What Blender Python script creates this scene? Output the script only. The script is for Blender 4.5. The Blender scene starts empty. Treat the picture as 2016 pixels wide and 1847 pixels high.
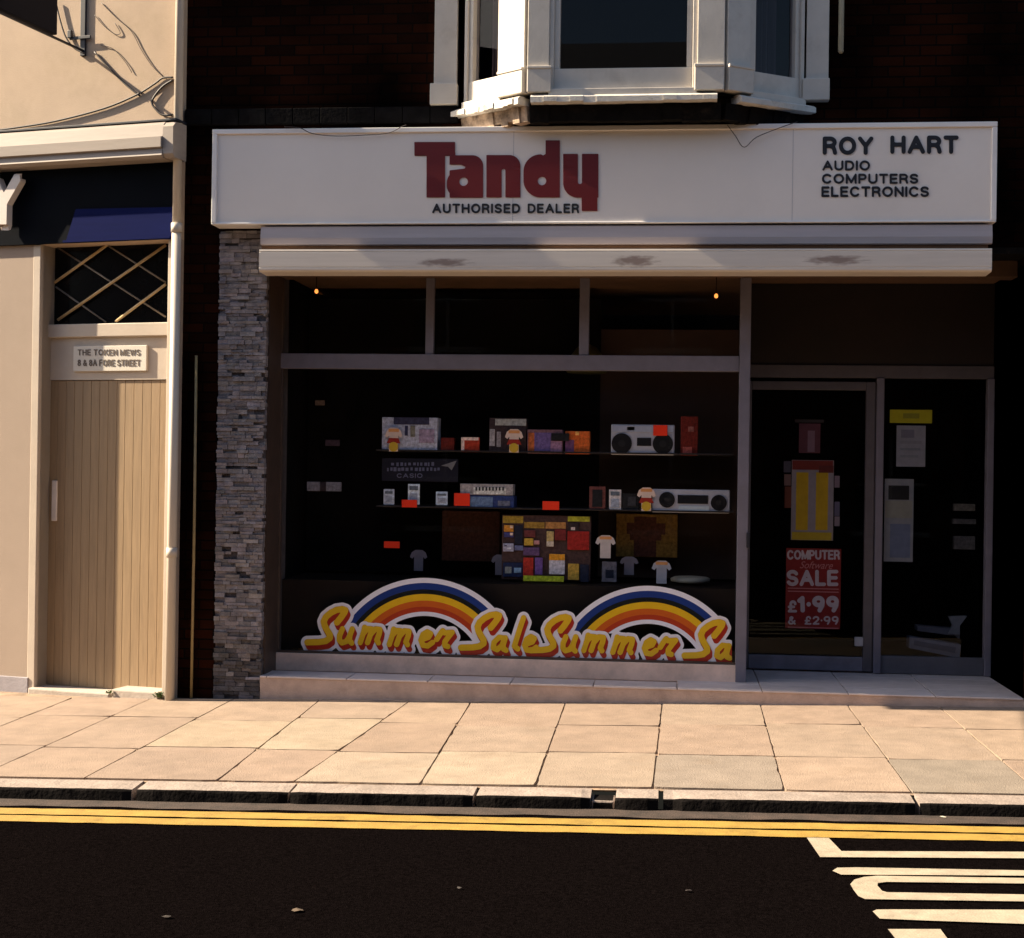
import bpy, bmesh, math, random
import numpy as np
from mathutils import Vector, Matrix
random.seed(7)
R = math.radians
scene = bpy.context.scene
COL = scene.collection

# ------------------------------------------------------------------ camera
CAM_D, CAM_Z = 11.0, 1.675                 # metres from the shop front, eye height
FOC, PW, PH = 2934.0, 2016.0, 1847.0       # focal length and picture size in survey units
YAW, ROLL = R(6.07), 0.0145
PITCH = math.atan(6.5 / FOC)
fwd = Vector((-math.sin(YAW) * math.cos(PITCH), math.cos(YAW) * math.cos(PITCH), math.sin(PITCH)))
right0 = Vector((math.cos(YAW), math.sin(YAW), 0))
up0 = right0.cross(fwd)
CR = right0 * math.cos(ROLL) + up0 * math.sin(ROLL)
CU = up0 * math.cos(ROLL) - right0 * math.sin(ROLL)
CPOS = Vector((0, -CAM_D, CAM_Z))
cd = bpy.data.cameras.new('camera'); cam = bpy.data.objects.new('camera', cd); COL.objects.link(cam)
cd.sensor_width = 36; cd.lens = FOC / PW * 36; cd.clip_end = 2000; cd.clip_start = 0.05
mw = Matrix((CR, CU, -fwd)).transposed().to_4x4(); mw.translation = CPOS
cam.matrix_world = mw
scene.camera = cam

# ------------------------------------------------------------------ sky, sun, exposure
SUN_EL, SUN_AZ = R(34), R(1.3)             # low over the roofs, nearly along the shop front, from the left
to_sun = Vector((-math.cos(SUN_EL) * math.cos(SUN_AZ), -math.cos(SUN_EL) * math.sin(SUN_AZ), math.sin(SUN_EL)))
world = bpy.data.worlds.new('World'); scene.world = world; world.use_nodes = True
wn = world.node_tree.nodes; wl = world.node_tree.links
sky = wn.new('ShaderNodeTexSky'); sky.sky_type = 'NISHITA'; sky.sun_disc = False
sky.sun_elevation = SUN_EL; sky.sun_rotation = math.atan2(to_sun.x, to_sun.y)
sky.dust_density = 2.2
wl.new(sky.outputs[0], wn['Background'].inputs[0]); wn['Background'].inputs[1].default_value = 0.056
ld = bpy.data.lights.new('sun', 'SUN'); ld.energy = 5.0; ld.angle = R(0.5); ld.color = (1.0, 0.83, 0.60)
sun = bpy.data.objects.new('sun', ld); COL.objects.link(sun)
sun.rotation_euler = (-to_sun).to_track_quat('-Z', 'Y').to_euler(); sun.location = (-30, -5, 30)
scene.view_settings.view_transform = 'Standard'; scene.view_settings.look = 'None'
scene.view_settings.exposure = 1.78; scene.view_settings.gamma = 1.0
scene.render.filter_size = 2.5
scene.cycles.max_bounces = 6; scene.cycles.transparent_max_bounces = 12

# ------------------------------------------------------------------ survey: picture measurements onto real planes
def ray(u, v):
    return fwd * FOC + CR * (u - PW / 2) - CU * (v - PH / 2)
class Plane:                                # a vertical frame; p() meets it at local depth y
    def __init__(s, F): s.F = F; s.I = F.inverted(); s.o = s.I @ CPOS; s.R = s.I.to_3x3()
    def p(s, u, v, y):
        d = s.R @ ray(u, v); t = (y - s.o.y) / d.y; q = s.o + d * t
        return q.x, q.z
    def rect(s, u0, v0, u1, v1, y):         # x0, x1, z0, z1 squared up
        a, b, c, d = s.p(u0, v0, y), s.p(u1, v0, y), s.p(u0, v1, y), s.p(u1, v1, y)
        return (a[0] + c[0]) / 2, (b[0] + d[0]) / 2, (c[1] + d[1]) / 2, (a[1] + b[1]) / 2
SHOP = Plane(Matrix.Identity(4))
hx = SHOP.p(350, 700, -0.06)[0]
ML = Matrix.Translation((hx, -0.06, 0)) @ Matrix.Rotation(R(-12.5), 4, 'Z')
NEXT = Plane(ML)                            # the house on the left stands turned by nine degrees
GX, CF = 0.02, 0.025                        # the street climbs to the right, the pavement falls to the kerb
def ground(u, v, drop=0.0, cf=CF):
    d = ray(u, v)                            # z = GX x + cf y - drop
    t = (GX * CPOS.x + cf * CPOS.y - drop - CPOS.z) / (d.z - GX * d.x - cf * d.y)
    return CPOS + d * t

# ------------------------------------------------------------------ materials
MATS = {}
def pm(name, col, rough=.6, var=.12, scale=6, bump=0, bscale=80, spec=.5, metal=0, dirt=0, dirtcol=(.03, .025, .02), attr=None, emis=0, coord='Object', stretch=None):
    if name in MATS: return MATS[name]
    m = bpy.data.materials.new(name); m.use_nodes = True; MATS[name] = m
    nt = m.node_tree; n = nt.nodes; L = nt.links; b = n['Principled BSDF']
    b.inputs['Roughness'].default_value = rough; b.inputs['Metallic'].default_value = metal
    b.inputs['Specular IOR Level'].default_value = spec
    tc = n.new('ShaderNodeTexCoord'); src = tc.outputs[coord]
    if stretch:
        mp = n.new('ShaderNodeMapping'); mp.inputs['Scale'].default_value = stretch
        L.new(src, mp.inputs[0]); src = mp.outputs[0]
    no = n.new('ShaderNodeTexNoise'); no.inputs['Scale'].default_value = scale; no.inputs['Detail'].default_value = 6
    no.inputs['Roughness'].default_value = .65
    L.new(src, no.inputs['Vector'])
    mr = n.new('ShaderNodeMapRange'); mr.inputs[1].default_value = .3; mr.inputs[2].default_value = .7
    mr.inputs[3].default_value = 1 - var; mr.inputs[4].default_value = 1 + var
    L.new(no.outputs['Fac'], mr.inputs[0])
    mx = n.new('ShaderNodeMix'); mx.data_type = 'RGBA'; mx.blend_type = 'MULTIPLY'; mx.inputs[0].default_value = 1
    mx.inputs[6].default_value = (*col, 1); L.new(mr.outputs[0], mx.inputs[7])
    out = mx.outputs[2]
    if attr:
        at = n.new('ShaderNodeAttribute'); at.attribute_name = attr
        m2 = n.new('ShaderNodeMix'); m2.data_type = 'RGBA'; m2.blend_type = 'MULTIPLY'; m2.inputs[0].default_value = 1
        L.new(out, m2.inputs[6]); L.new(at.outputs['Color'], m2.inputs[7]); out = m2.outputs[2]
    if dirt:
        nd = n.new('ShaderNodeTexNoise'); nd.inputs['Scale'].default_value = scale * .6; nd.inputs['Detail'].default_value = 9
        nd.inputs['Roughness'].default_value = .7; L.new(src, nd.inputs['Vector'])
        r2 = n.new('ShaderNodeMapRange'); r2.inputs[1].default_value = .55; r2.inputs[2].default_value = .75
        r2.inputs[3].default_value = 0; r2.inputs[4].default_value = dirt; L.new(nd.outputs['Fac'], r2.inputs[0])
        m3 = n.new('ShaderNodeMix'); m3.data_type = 'RGBA'; L.new(r2.outputs[0], m3.inputs[0])
        L.new(out, m3.inputs[6]); m3.inputs[7].default_value = (*dirtcol, 1); out = m3.outputs[2]
    L.new(out, b.inputs['Base Color'])
    if emis:
        b.inputs['Emission Color'].default_value = (*col, 1); b.inputs['Emission Strength'].default_value = emis
    if bump:
        nb = n.new('ShaderNodeTexNoise'); nb.inputs['Scale'].default_value = bscale; nb.inputs['Detail'].default_value = 4
        L.new(src, nb.inputs['Vector'])
        bp = n.new('ShaderNodeBump'); bp.inputs['Strength'].default_value = bump; bp.inputs['Distance'].default_value = .01
        L.new(nb.outputs['Fac'], bp.inputs['Height']); L.new(bp.outputs[0], b.inputs['Normal'])
    return m
def brick(name, c1, c2, mortar, vert=.075):
    m = pm(name, c1, .95, spec=.03); nt = m.node_tree; n = nt.nodes; L = nt.links; b = n['Principled BSDF']
    tc = n.new('ShaderNodeTexCoord'); sp = n.new('ShaderNodeSeparateXYZ'); L.new(tc.outputs['Object'], sp.inputs[0])
    ad = n.new('ShaderNodeMath'); L.new(sp.outputs[0], ad.inputs[0]); L.new(sp.outputs[1], ad.inputs[1])
    cb = n.new('ShaderNodeCombineXYZ'); L.new(ad.outputs[0], cb.inputs[0]); L.new(sp.outputs[2], cb.inputs[1])
    bt = n.new('ShaderNodeTexBrick'); L.new(cb.outputs[0], bt.inputs['Vector'])
    bt.inputs['Scale'].default_value = 1; bt.inputs['Brick Width'].default_value = .225; bt.inputs['Row Height'].default_value = vert
    bt.inputs['Mortar Size'].default_value = .006; bt.inputs['Mortar Smooth'].default_value = .3; bt.inputs['Bias'].default_value = -.1
    bt.inputs['Color1'].default_value = (*c1, 1); bt.inputs['Color2'].default_value = (*c2, 1); bt.inputs['Mortar'].default_value = (*mortar, 1)
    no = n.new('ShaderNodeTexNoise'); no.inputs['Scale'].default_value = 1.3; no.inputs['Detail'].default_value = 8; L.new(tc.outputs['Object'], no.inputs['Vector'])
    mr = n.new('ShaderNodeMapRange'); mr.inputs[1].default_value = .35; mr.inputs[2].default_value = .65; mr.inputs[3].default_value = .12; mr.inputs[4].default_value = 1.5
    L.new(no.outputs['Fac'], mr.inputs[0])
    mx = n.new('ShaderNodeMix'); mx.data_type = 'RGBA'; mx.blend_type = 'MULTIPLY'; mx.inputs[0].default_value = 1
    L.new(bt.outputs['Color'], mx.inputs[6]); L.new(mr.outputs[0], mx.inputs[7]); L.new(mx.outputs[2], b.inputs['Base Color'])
    bp = n.new('ShaderNodeBump'); bp.inputs['Strength'].default_value = .7; bp.inputs['Distance'].default_value = .008; bp.invert = True
    L.new(bt.outputs['Fac'], bp.inputs['Height']); L.new(bp.outputs[0], b.inputs['Normal'])
    return m
def glass(name, refl=.05, tint=(1, 1, 1)):
    m = bpy.data.materials.new(name); m.use_nodes = True; n = m.node_tree.nodes; L = m.node_tree.links
    n.remove(n['Principled BSDF'])
    t = n.new('ShaderNodeBsdfTransparent'); t.inputs[0].default_value = (*tint, 1)
    g = n.new('ShaderNodeBsdfGlossy'); g.inputs['Roughness'].default_value = .01
    lw = n.new('ShaderNodeLayerWeight'); lw.inputs['Blend'].default_value = .5
    pw = n.new('ShaderNodeMath'); pw.operation = 'POWER'; pw.inputs[1].default_value = 5; L.new(lw.outputs['Facing'], pw.inputs[0])
    mu = n.new('ShaderNodeMath'); mu.operation = 'MULTIPLY_ADD'; mu.inputs[1].default_value = .6; mu.inputs[2].default_value = refl; L.new(pw.outputs[0], mu.inputs[0])
    mx = n.new('ShaderNodeMixShader'); L.new(mu.outputs[0], mx.inputs[0]); L.new(t.outputs[0], mx.inputs[1]); L.new(g.outputs[0], mx.inputs[2])
    L.new(mx.outputs[0], n['Material Output'].inputs[0]); MATS[name] = m
    return m

WHITE = pm('white_paint', (.56, .515, .455), .45, .08, 5, .05, 60, dirt=.5, dirtcol=(.30, .25, .20))
WHITE2 = pm('flaking_white_paint', (.60, .56, .50), .6, .12, 9, .3, 70, dirt=.75, dirtcol=(.06, .045, .03))
SIGNW = pm('sign_white', (.82, .755, .705), .35, .035, 1.2, dirt=.10, dirtcol=(.34, .30, .27))
SIGNEDGE = pm('sign_edge_white', (.82, .79, .78), .35, .04, 2, dirt=.25, dirtcol=(.40, .36, .33))
CREAM = pm('cream_box_paint', (.31, .265, .235), .5, .10, 6, dirt=.3, dirtcol=(.3, .24, .18), stretch=(.4, 1, 4))
AWN = pm('awning_aluminium', (.68, .62, .56), .4, .08, 5, dirt=.25, dirtcol=(.36, .29, .23), stretch=(.25, 1, 5))
AWNBOX = pm('awning_case_paint', (.42, .37, .38), .5, .08, 5, dirt=.2, dirtcol=(.3, .25, .2), stretch=(.25, 1, 4))
GREYF = pm('grey_shopfront_frame', (.158, .146, .185), .45, .12, 7, .05, 50, dirt=.3, dirtcol=(.16, .13, .12))
BROWNF = pm('dark_brown_wood', (.055, .034, .026), .55, .25, 8, dirt=.2)
BLACKW = pm('blackened_timber', (.006, .005, .0045), .9, .5, 12, .6, 40, spec=.08, dirt=.3, dirtcol=(.07, .05, .035))
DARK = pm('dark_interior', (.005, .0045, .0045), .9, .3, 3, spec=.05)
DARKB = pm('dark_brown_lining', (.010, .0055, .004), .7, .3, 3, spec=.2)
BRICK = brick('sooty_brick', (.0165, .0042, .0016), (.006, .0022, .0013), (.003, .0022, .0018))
STONE = pm('split_stone', (.20, .182, .19), .85, .35, 14, .7, 60, attr='tint', dirt=.25, dirtcol=(.05, .04, .045))
RENDER = pm('pale_render', (.45, .34, .25), .8, .10, 2.0, .15, 90, dirt=.35, dirtcol=(.26, .20, .11))
RENDER2 = pm('buff_render', (.32, .25, .20), .8, .05, 3, .12, 90, dirt=.12, dirtcol=(.34, .27, .2))
PLINTH = pm('grey_plinth_paint', (.29, .27, .30), .7, .15, 5, .2, 60, dirt=.3)
NAVY = pm('navy_fascia', (.0022, .0035, .007), .6, .15, 3, spec=.03)
BLUE = pm('sunlit_fascia_patch', (.005, .009, .065), .7, .12, 5, dirt=.15, dirtcol=(.01, .015, .06), stretch=(.5, 1, 5), spec=.03)  # brighter blue stands for the sunlit part of the navy fascia
DOORW = pm('tan_varnished_boards', (.275, .19, .11), .5, .14, 7, .12, 40, stretch=(5, 5, .35), dirt=.18, dirtcol=(.30, .19, .09))
STEPW = pm('whitewashed_step', (.40, .345, .30), .8, .15, 8, .3, 60, dirt=.35, dirtcol=(.25, .18, .12))
PAVE = pm('paving_slabs', (.236, .184, .145), .85, .17, 5, .5, 110, attr='tint', dirt=.42, dirtcol=(.17, .115, .07))
JOINT = pm('paving_joints', (.25, .175, .12), .95, .5, 6, .5, 60)
KERBT = pm('kerb_stone', (.25, .205, .18), .8, .25, 7, .5, 60, dirt=.3, dirtcol=(.15, .11, .08))
KERBF = pm('kerb_grime_shade', (.007, .006, .006), .95, .5, spec=.05, scale=9, bump=.6, bscale=50) #, 9, .6, 50)
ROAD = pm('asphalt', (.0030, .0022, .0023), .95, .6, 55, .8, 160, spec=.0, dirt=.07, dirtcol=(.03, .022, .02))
GUTTER = pm('gutter_grit', (.036, .023, .018), .95, .5, 9, .6, 120)
YEL = pm('yellow_line_paint', (.29, .183, .034), .7, .2, 9, .2, 100, dirt=.75, dirtcol=(.08, .05, .015))
RWH = pm('white_road_paint', (.31, .265, .20), .7, .2, 9, .2, 100, dirt=.55, dirtcol=(.09, .07, .05))
RED = pm('sign_red', (.135, .005, .006), .4, .06, 3)
BLACK = pm('black_lettering', (.012, .012, .016), .45, .2, 5)
BLKMET = pm('black_iron', (.010, .012, .022), .5, .2, 8)
CABLE = pm('dark_cable', (.035, .028, .030), .6, .2, 8)
TILE = pm('step_tiles', (.62, .54, .52), .55, .12, 5, .1, 50, attr='tint', dirt=.25, dirtcol=(.15, .12, .11))
STEPF = pm('step_concrete', (.52, .38, .315), .85, .22, 5, .4, 70, dirt=.45, dirtcol=(.13, .09, .075))
GLASS = glass('window_glass', .011)
GLASSD = glass('upstairs_glass', .02, (.6, .6, .65))
PIPEW = pm('white_pipe_paint', (.53, .47, .40), .4, .08, 5, dirt=.35, dirtcol=(.40, .28, .16), stretch=(1, 1, .2))
BRASS = pm('tarnished_pipe', (.30, .22, .10), .4, .25, 8)
LEAF = pm('weed_green', (.07, .12, .03), .7, .3, 20)
def col(name, c, rough=.6, var=.12, emis=0): return pm(name, c, rough, var, 12, emis=emis, spec=.15)

# ------------------------------------------------------------------ building helpers
MWD = {}
def tag(o, label=None, cat=None, group=None, kind=None):
    if label: o['label'] = label
    if cat: o['category'] = cat
    if group: o['group'] = group
    if kind: o['kind'] = kind
    return o
def thing(name, label, cat, loc=(0, 0, 0), rot=None, group=None):
    o = bpy.data.objects.new(name, None); COL.objects.link(o); o.empty_display_size = .1
    M = Matrix.Translation(loc) @ (rot.to_4x4() if rot is not None else Matrix.Identity(4))
    o.matrix_world = M; MWD[o.name] = M
    return tag(o, label, cat, group)
class G:
    def __init__(s, F=None): s.bm = bmesh.new(); s.F = F or Matrix.Identity(4); s.tint = None
    def v(s, p): return s.bm.verts.new(s.F @ Vector(p))
    def face(s, pts, mi=0, tint=None):
        f = s.bm.faces.new([s.v(p) for p in pts]); f.material_index = mi
        if tint is not None:
            if s.tint is None: s.tint = s.bm.loops.layers.float_color.new('tint')
            for l in f.loops: l[s.tint] = (*tint, 1)
        return f
    def hexa(s, b, t, mi=0, tint=None, bev=0, top=None):   # bottom 4 and top 4 points, counter-clockwise from above
        vb = [s.v(p) for p in b]; vt = [s.v(p) for p in t]
        fs = [s.bm.faces.new(vt), s.bm.faces.new(vb[::-1])]
        for i in range(4):
            j = (i + 1) % 4; fs.append(s.bm.faces.new((vb[i], vb[j], vt[j], vt[i])))
        for f in fs: f.material_index = mi
        if top is not None: fs[0].material_index = top
        if tint is not None:
            if s.tint is None: s.tint = s.bm.loops.layers.float_color.new('tint')
            for f in fs:
                for l in f.loops: l[s.tint] = (*tint, 1)
        if bev:
            es = list({e for f in fs for e in f.edges})
            bmesh.ops.bevel(s.bm, geom=es, offset=bev, segments=2, affect='EDGES', profile=.5, clamp_overlap=True)
    def box(s, x0, x1, y0, y1, z0, z1, bev=0, mi=0, tint=None):
        s.hexa([(x0, y0, z0), (x1, y0, z0), (x1, y1, z0), (x0, y1, z0)], [(x0, y0, z1), (x1, y0, z1), (x1, y1, z1), (x0, y1, z1)], mi, tint, bev)
    def prism(s, pts, y0, y1, mi=0):        # polygon in x, z pushed along y
        a = [s.v((x, y0, z)) for x, z in pts]; b = [s.v((x, y1, z)) for x, z in pts]; n = len(pts)
        s.bm.faces.new(a).material_index = mi; s.bm.faces.new(b[::-1]).material_index = mi
        for i in range(n): s.bm.faces.new((a[i], b[i], b[(i + 1) % n], a[(i + 1) % n])).material_index = mi
    def ext(s, pts, x0, x1, mi=0):          # profile in y, z pushed along x
        a = [s.v((x0, y, z)) for y, z in pts]; b = [s.v((x1, y, z)) for y, z in pts]; n = len(pts)
        s.bm.faces.new(a).material_index = mi; s.bm.faces.new(b[::-1]).material_index = mi
        for i in range(n): s.bm.faces.new((a[i], a[(i + 1) % n], b[(i + 1) % n], b[i])).material_index = mi
    def tube(s, pts, r, n=10, cap=True):
        pts = [Vector(p) for p in pts]; rings = []
        for i, p in enumerate(pts):
            d = (pts[min(i + 1, len(pts) - 1)] - pts[max(i - 1, 0)]).normalized()
            a = d.cross(Vector((0, 1, 0.01)) if abs(d.y) < .9 else Vector((1, 0, 0))).normalized(); b = d.cross(a)
            rr = r[i] if isinstance(r, (list, tuple)) else r
            rings.append([s.v(p + a * rr * math.cos(2 * math.pi * k / n) + b * rr * math.sin(2 * math.pi * k / n)) for k in range(n)])
        for q, w in zip(rings, rings[1:]):
            for k in range(n): s.bm.faces.new((q[k], q[(k + 1) % n], w[(k + 1) % n], w[k])).smooth = True
        if cap: s.bm.faces.new(rings[0][::-1]); s.bm.faces.new(rings[-1])
    def lathe(s, c, prof, n=24):            # prof: (radius, z)
        rings = [[s.v((c[0] + r * math.cos(2 * math.pi * k / n), c[1] + r * math.sin(2 * math.pi * k / n), c[2] + z)) for k in range(n)] for r, z in prof]
        for q, w in zip(rings, rings[1:]):
            for k in range(n): s.bm.faces.new((q[k], q[(k + 1) % n], w[(k + 1) % n], w[k])).smooth = True
        s.bm.faces.new(rings[0][::-1]); s.bm.faces.new(rings[-1])
    def disc(s, cx, cz, r, y0, y1, n=24, mi=0):
        s.prism([(cx + r * math.cos(2 * math.pi * k / n), cz + r * math.sin(2 * math.pi * k / n)) for k in range(n)], y0, y1, mi)
    def obj(s, name, mats, parent=None, label=None, cat=None, group=None, kind=None):
        bmesh.ops.recalc_face_normals(s.bm, faces=s.bm.faces)
        me = bpy.data.meshes.new(name); s.bm.to_mesh(me); s.bm.free()
        for m in (mats if isinstance(mats, (list, tuple)) else [mats]): me.materials.append(m)
        return link(name, me, parent, label, cat, group, kind)
def link(name, me, parent=None, label=None, cat=None, group=None, kind=None):
    o = bpy.data.objects.new(name, me); COL.objects.link(o)
    if parent is not None:
        P = MWD[parent.name]; me.transform(P.inverted()); o.parent = parent; MWD[o.name] = P
    elif kind != 'structure':
        cs = [v.co for v in me.vertices]
        c = Vector(((min(p.x for p in cs) + max(p.x for p in cs)) / 2, (min(p.y for p in cs) + max(p.y for p in cs)) / 2, min(p.z for p in cs)))
        me.transform(Matrix.Translation(-c)); o.matrix_world = Matrix.Translation(c); MWD[o.name] = Matrix.Translation(c)
    else: MWD[o.name] = Matrix.Identity(4)
    return tag(o, label, cat, group, kind)

def text_obj(name, body, P, rect, y, m, parent, bold=.0, shear=0, thick=.002, label=None, space=1.0):
    cu = bpy.data.curves.new(name, 'FONT'); cu.body = body; cu.offset = bold; cu.shear = shear; cu.size = 1; cu.space_character = space
    t = bpy.data.objects.new(name, cu); COL.objects.link(t)
    dg = bpy.context.evaluated_depsgraph_get(); dg.update()
    me = bpy.data.meshes.new_from_object(t.evaluated_get(dg)); bpy.data.objects.remove(t); bpy.data.curves.remove(cu)
    co = [v.co.copy() for v in me.vertices]
    ax, bx = min(c.x for c in co), max(c.x for c in co); ay, by = min(c.y for c in co), max(c.y for c in co)
    u0, v0, u1, v1 = rect
    tl, tr, bl = P.p(u0, v0, y), P.p(u1, v0, y), P.p(u0, v1, y)
    W = tr[0] - tl[0]; H = tl[1] - bl[1]; sl = 0
    for v in me.vertices:
        fx = (v.co.x - ax) / (bx - ax); fz = (v.co.y - ay) / (by - ay)
        v.co = P.F @ Vector((tl[0] + fx * W, y, bl[1] + fz * H))
    me.materials.clear(); me.materials.append(m)
    o = link(name, me, parent, label)
    if thick:
        so = o.modifiers.new('thickness', 'SOLIDIFY'); so.thickness = thick; so.offset = 0
    return o

# flat cut-out shapes from a distance field: cells of a fine grid are joined into one outline
def seg(U, V, a, b):
    ax, ay = a; bx, by = b; dx, dy = bx - ax, by - ay; L2 = dx * dx + dy * dy + 1e-9
    t = np.clip(((U - ax) * dx + (V - ay) * dy) / L2, 0, 1)
    return np.hypot(U - ax - t * dx, V - ay - t * dy)
def stroke(U, V, pts, w):
    d = np.full(U.shape, 1e9)
    for a, b in zip(pts, pts[1:]): d = np.minimum(d, seg(U, V, a, b))
    return d - w / 2
def boxd(U, V, x0, y0, x1, y1, r=(0, 0, 0, 0)):   # corner radii: tl, tr, br, bl
    cx, cy, hx_, hy_ = (x0 + x1) / 2, (y0 + y1) / 2, (x1 - x0) / 2, (y1 - y0) / 2
    px, py = U - cx, V - cy
    rr = np.where(px < 0, np.where(py < 0, r[0], r[3]), np.where(py < 0, r[1], r[2]))
    qx, qy = np.abs(px) - hx_ + rr, np.abs(py) - hy_ + rr
    return np.minimum(np.maximum(qx, qy), 0) + np.hypot(np.maximum(qx, 0), np.maximum(qy, 0)) - rr
def circ(U, V, x, y, r): return np.hypot(U - x, V - y) - r
def polyd(U, V, pts):
    d = np.full(U.shape, 1e9); ins = np.zeros(U.shape, bool); n = len(pts)
    for i in range(n):
        a, b = pts[i], pts[(i + 1) % n]; d = np.minimum(d, seg(U, V, a, b))
        c = ((a[1] > V) != (b[1] > V)) & (U < (b[0] - a[0]) * (V - a[1]) / (b[1] - a[1] + 1e-12) + a[0]); ins ^= c
    return np.where(ins, -d, d)
def cutout(name, f, area, step, conv, P, y, m, parent, thick=.003, label=None):
    u0, v0, u1, v1 = area
    us = np.arange(u0, u1 + step, step); vs = np.arange(v0, v1 + step, step)
    U, V = np.meshgrid(us, vs); D = f(U, V) - 1e-6
    bm = bmesh.new(); vd = {}
    def vert(key, u, v):
        if key not in vd:
            a = conv(u, v); x, z = P.p(a[0], a[1], y); vd[key] = bm.verts.new(P.F @ Vector((x, y, z)))
        return vd[key]
    def corner(i, j): return vert(('c', i, j), us[j], vs[i])
    def cross(i0, j0, i1, j1):
        t = D[i0, j0] / (D[i0, j0] - D[i1, j1])
        k = ('e', i0, j0, i1, j1) if (i0, j0) < (i1, j1) else ('e', i1, j1, i0, j0)
        return vert(k, us[j0] + t * (us[j1] - us[j0]), vs[i0] + t * (vs[i1] - vs[i0]))
    def put(vl):
        vl = [q for k, q in enumerate(vl) if q not in vl[:k]]
        if len(vl) > 2:
            try: bm.faces.new(vl)
            except ValueError: pass
    ni, nj = D.shape
    for i in range(ni - 1):
        j = 0
        while j < nj - 1:
            ins = [D[i, j] < 0, D[i, j + 1] < 0, D[i + 1, j + 1] < 0, D[i + 1, j] < 0]
            if all(ins):
                k = j
                while k + 1 < nj - 1 and D[i, k + 2] < 0 and D[i + 1, k + 2] < 0: k += 1
                top = [corner(i, q) for q in range(j, k + 2)]; bot = [corner(i + 1, q) for q in range(k + 1, j - 1, -1)]
                put(top + bot); j = k + 1; continue
            if any(ins):
                cs = [(i, j), (i, j + 1), (i + 1, j + 1), (i + 1, j)]; vl = []
                for q in range(4):
                    a, b = cs[q], cs[(q + 1) % 4]
                    if D[a] < 0: vl.append(corner(*a))
                    if (D[a] < 0) != (D[b] < 0): vl.append(cross(*a, *b))
                put(vl)
            j += 1
    bmesh.ops.recalc_face_normals(bm, faces=bm.faces)
    me = bpy.data.meshes.new(name); bm.to_mesh(me); bm.free(); me.materials.append(m)
    o = link(name, me, parent, label)
    if thick:
        so = o.modifiers.new('thickness', 'SOLIDIFY'); so.thickness = thick; so.offset = 0
    return o

def ea(cx, cy, rx, ry, a0, a1, n=10): return [(cx + rx * math.cos(R(a0 + (a1 - a0) * k / n)), cy + ry * math.sin(R(a0 + (a1 - a0) * k / n))) for k in range(n + 1)]
GLY = {'A': (.78, [[(0, 1), (.39, 0), (.78, 1)], [(.16, .66), (.62, .66)]]), 'C': (.72, [ea(.38, .5, .38, .5, -42, -318, 16)]), 'D': (.68, [[(0, 0), (0, 1), (.3, 1)] + ea(.3, .5, .38, .5, 90, -90) + [(0, 0)]]),
 'E': (.55, [[(.55, 0), (0, 0), (0, 1), (.55, 1)], [(0, .49), (.5, .49)]]), 'F': (.52, [[(.52, 0), (0, 0), (0, 1)], [(0, .49), (.46, .49)]]), 'H': (.66, [[(0, 0), (0, 1)], [(.66, 0), (.66, 1)], [(0, .49), (.66, .49)]]), 'I': (0, [[(0, 0), (0, 1)]]),
 'K': (.66, [[(0, 0), (0, 1)], [(.62, 0), (0, .62)], [(.24, .4), (.66, 1)]]), 'L': (.52, [[(0, 0), (0, 1), (.52, 1)]]), 'M': (.82, [[(0, 1), (0, 0), (.41, .95), (.82, 0), (.82, 1)]]), 'N': (.66, [[(0, 1), (0, 0), (.66, 1), (.66, 0)]]),
 'O': (.80, [ea(.4, .5, .4, .5, 0, 360, 20)]), 'P': (.58, [[(0, 1), (0, 0), (.32, 0)] + ea(.32, .275, .26, .275, -90, 90, 8) + [(0, .55)]]), 'R': (.62, [[(0, 1), (0, 0), (.34, 0)] + ea(.34, .26, .26, .26, -90, 90, 8) + [(0, .52)], [(.34, .52), (.52, .62), (.58, .8), (.62, 1)]]),
 'S': (.60, [ea(.3, .25, .29, .25, -20, -270, 10) + ea(.3, .75, .30, .25, -90, 160, 10)]), 'T': (.64, [[(0, 0), (.64, 0)], [(.32, 0), (.32, 1)]]), 'U': (.66, [[(0, 0), (0, .68)] + ea(.33, .68, .33, .32, 180, 0, 10) + [(.66, 0)]]),
 'W': (1.0, [[(0, 0), (.25, 1), (.5, .05), (.75, 1), (1.0, 0)]]), 'Y': (.68, [[(0, 0), (.34, .52), (.68, 0)], [(.34, .5), (.34, 1)]]), '1': (.24, [[(0, .22), (.2, .02), (.22, 1)]]), '2': (.55, [ea(.27, .27, .27, .27, -170, 20, 9) + [(.4, .55), (0, 1), (.55, 1)]]),
 '8': (.56, [ea(.28, .24, .24, .24, 0, 360, 14), ea(.28, .74, .28, .26, 0, 360, 14)]), '9': (.56, [ea(.28, .29, .28, .29, 0, 360, 16), [(.56, .3), (.53, .62), (.36, 1)]]), '.': (0, [[(0, .5), (0, .52)]]), '£': (.56, [ea(.33, .24, .19, .24, 0, -180, 8) + [(.15, .6), (.13, .85), (0, 1), (.56, 1)], [(0, .55), (.4, .55)]]),
 '&': (.66, [[(.66, 1), (.16, .3), (.16, .12), (.28, 0), (.42, .1), (.4, .26), (.08, .56), (0, .76), (.14, .98), (.36, .98), (.58, .74), (.64, .56)]])}
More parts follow.
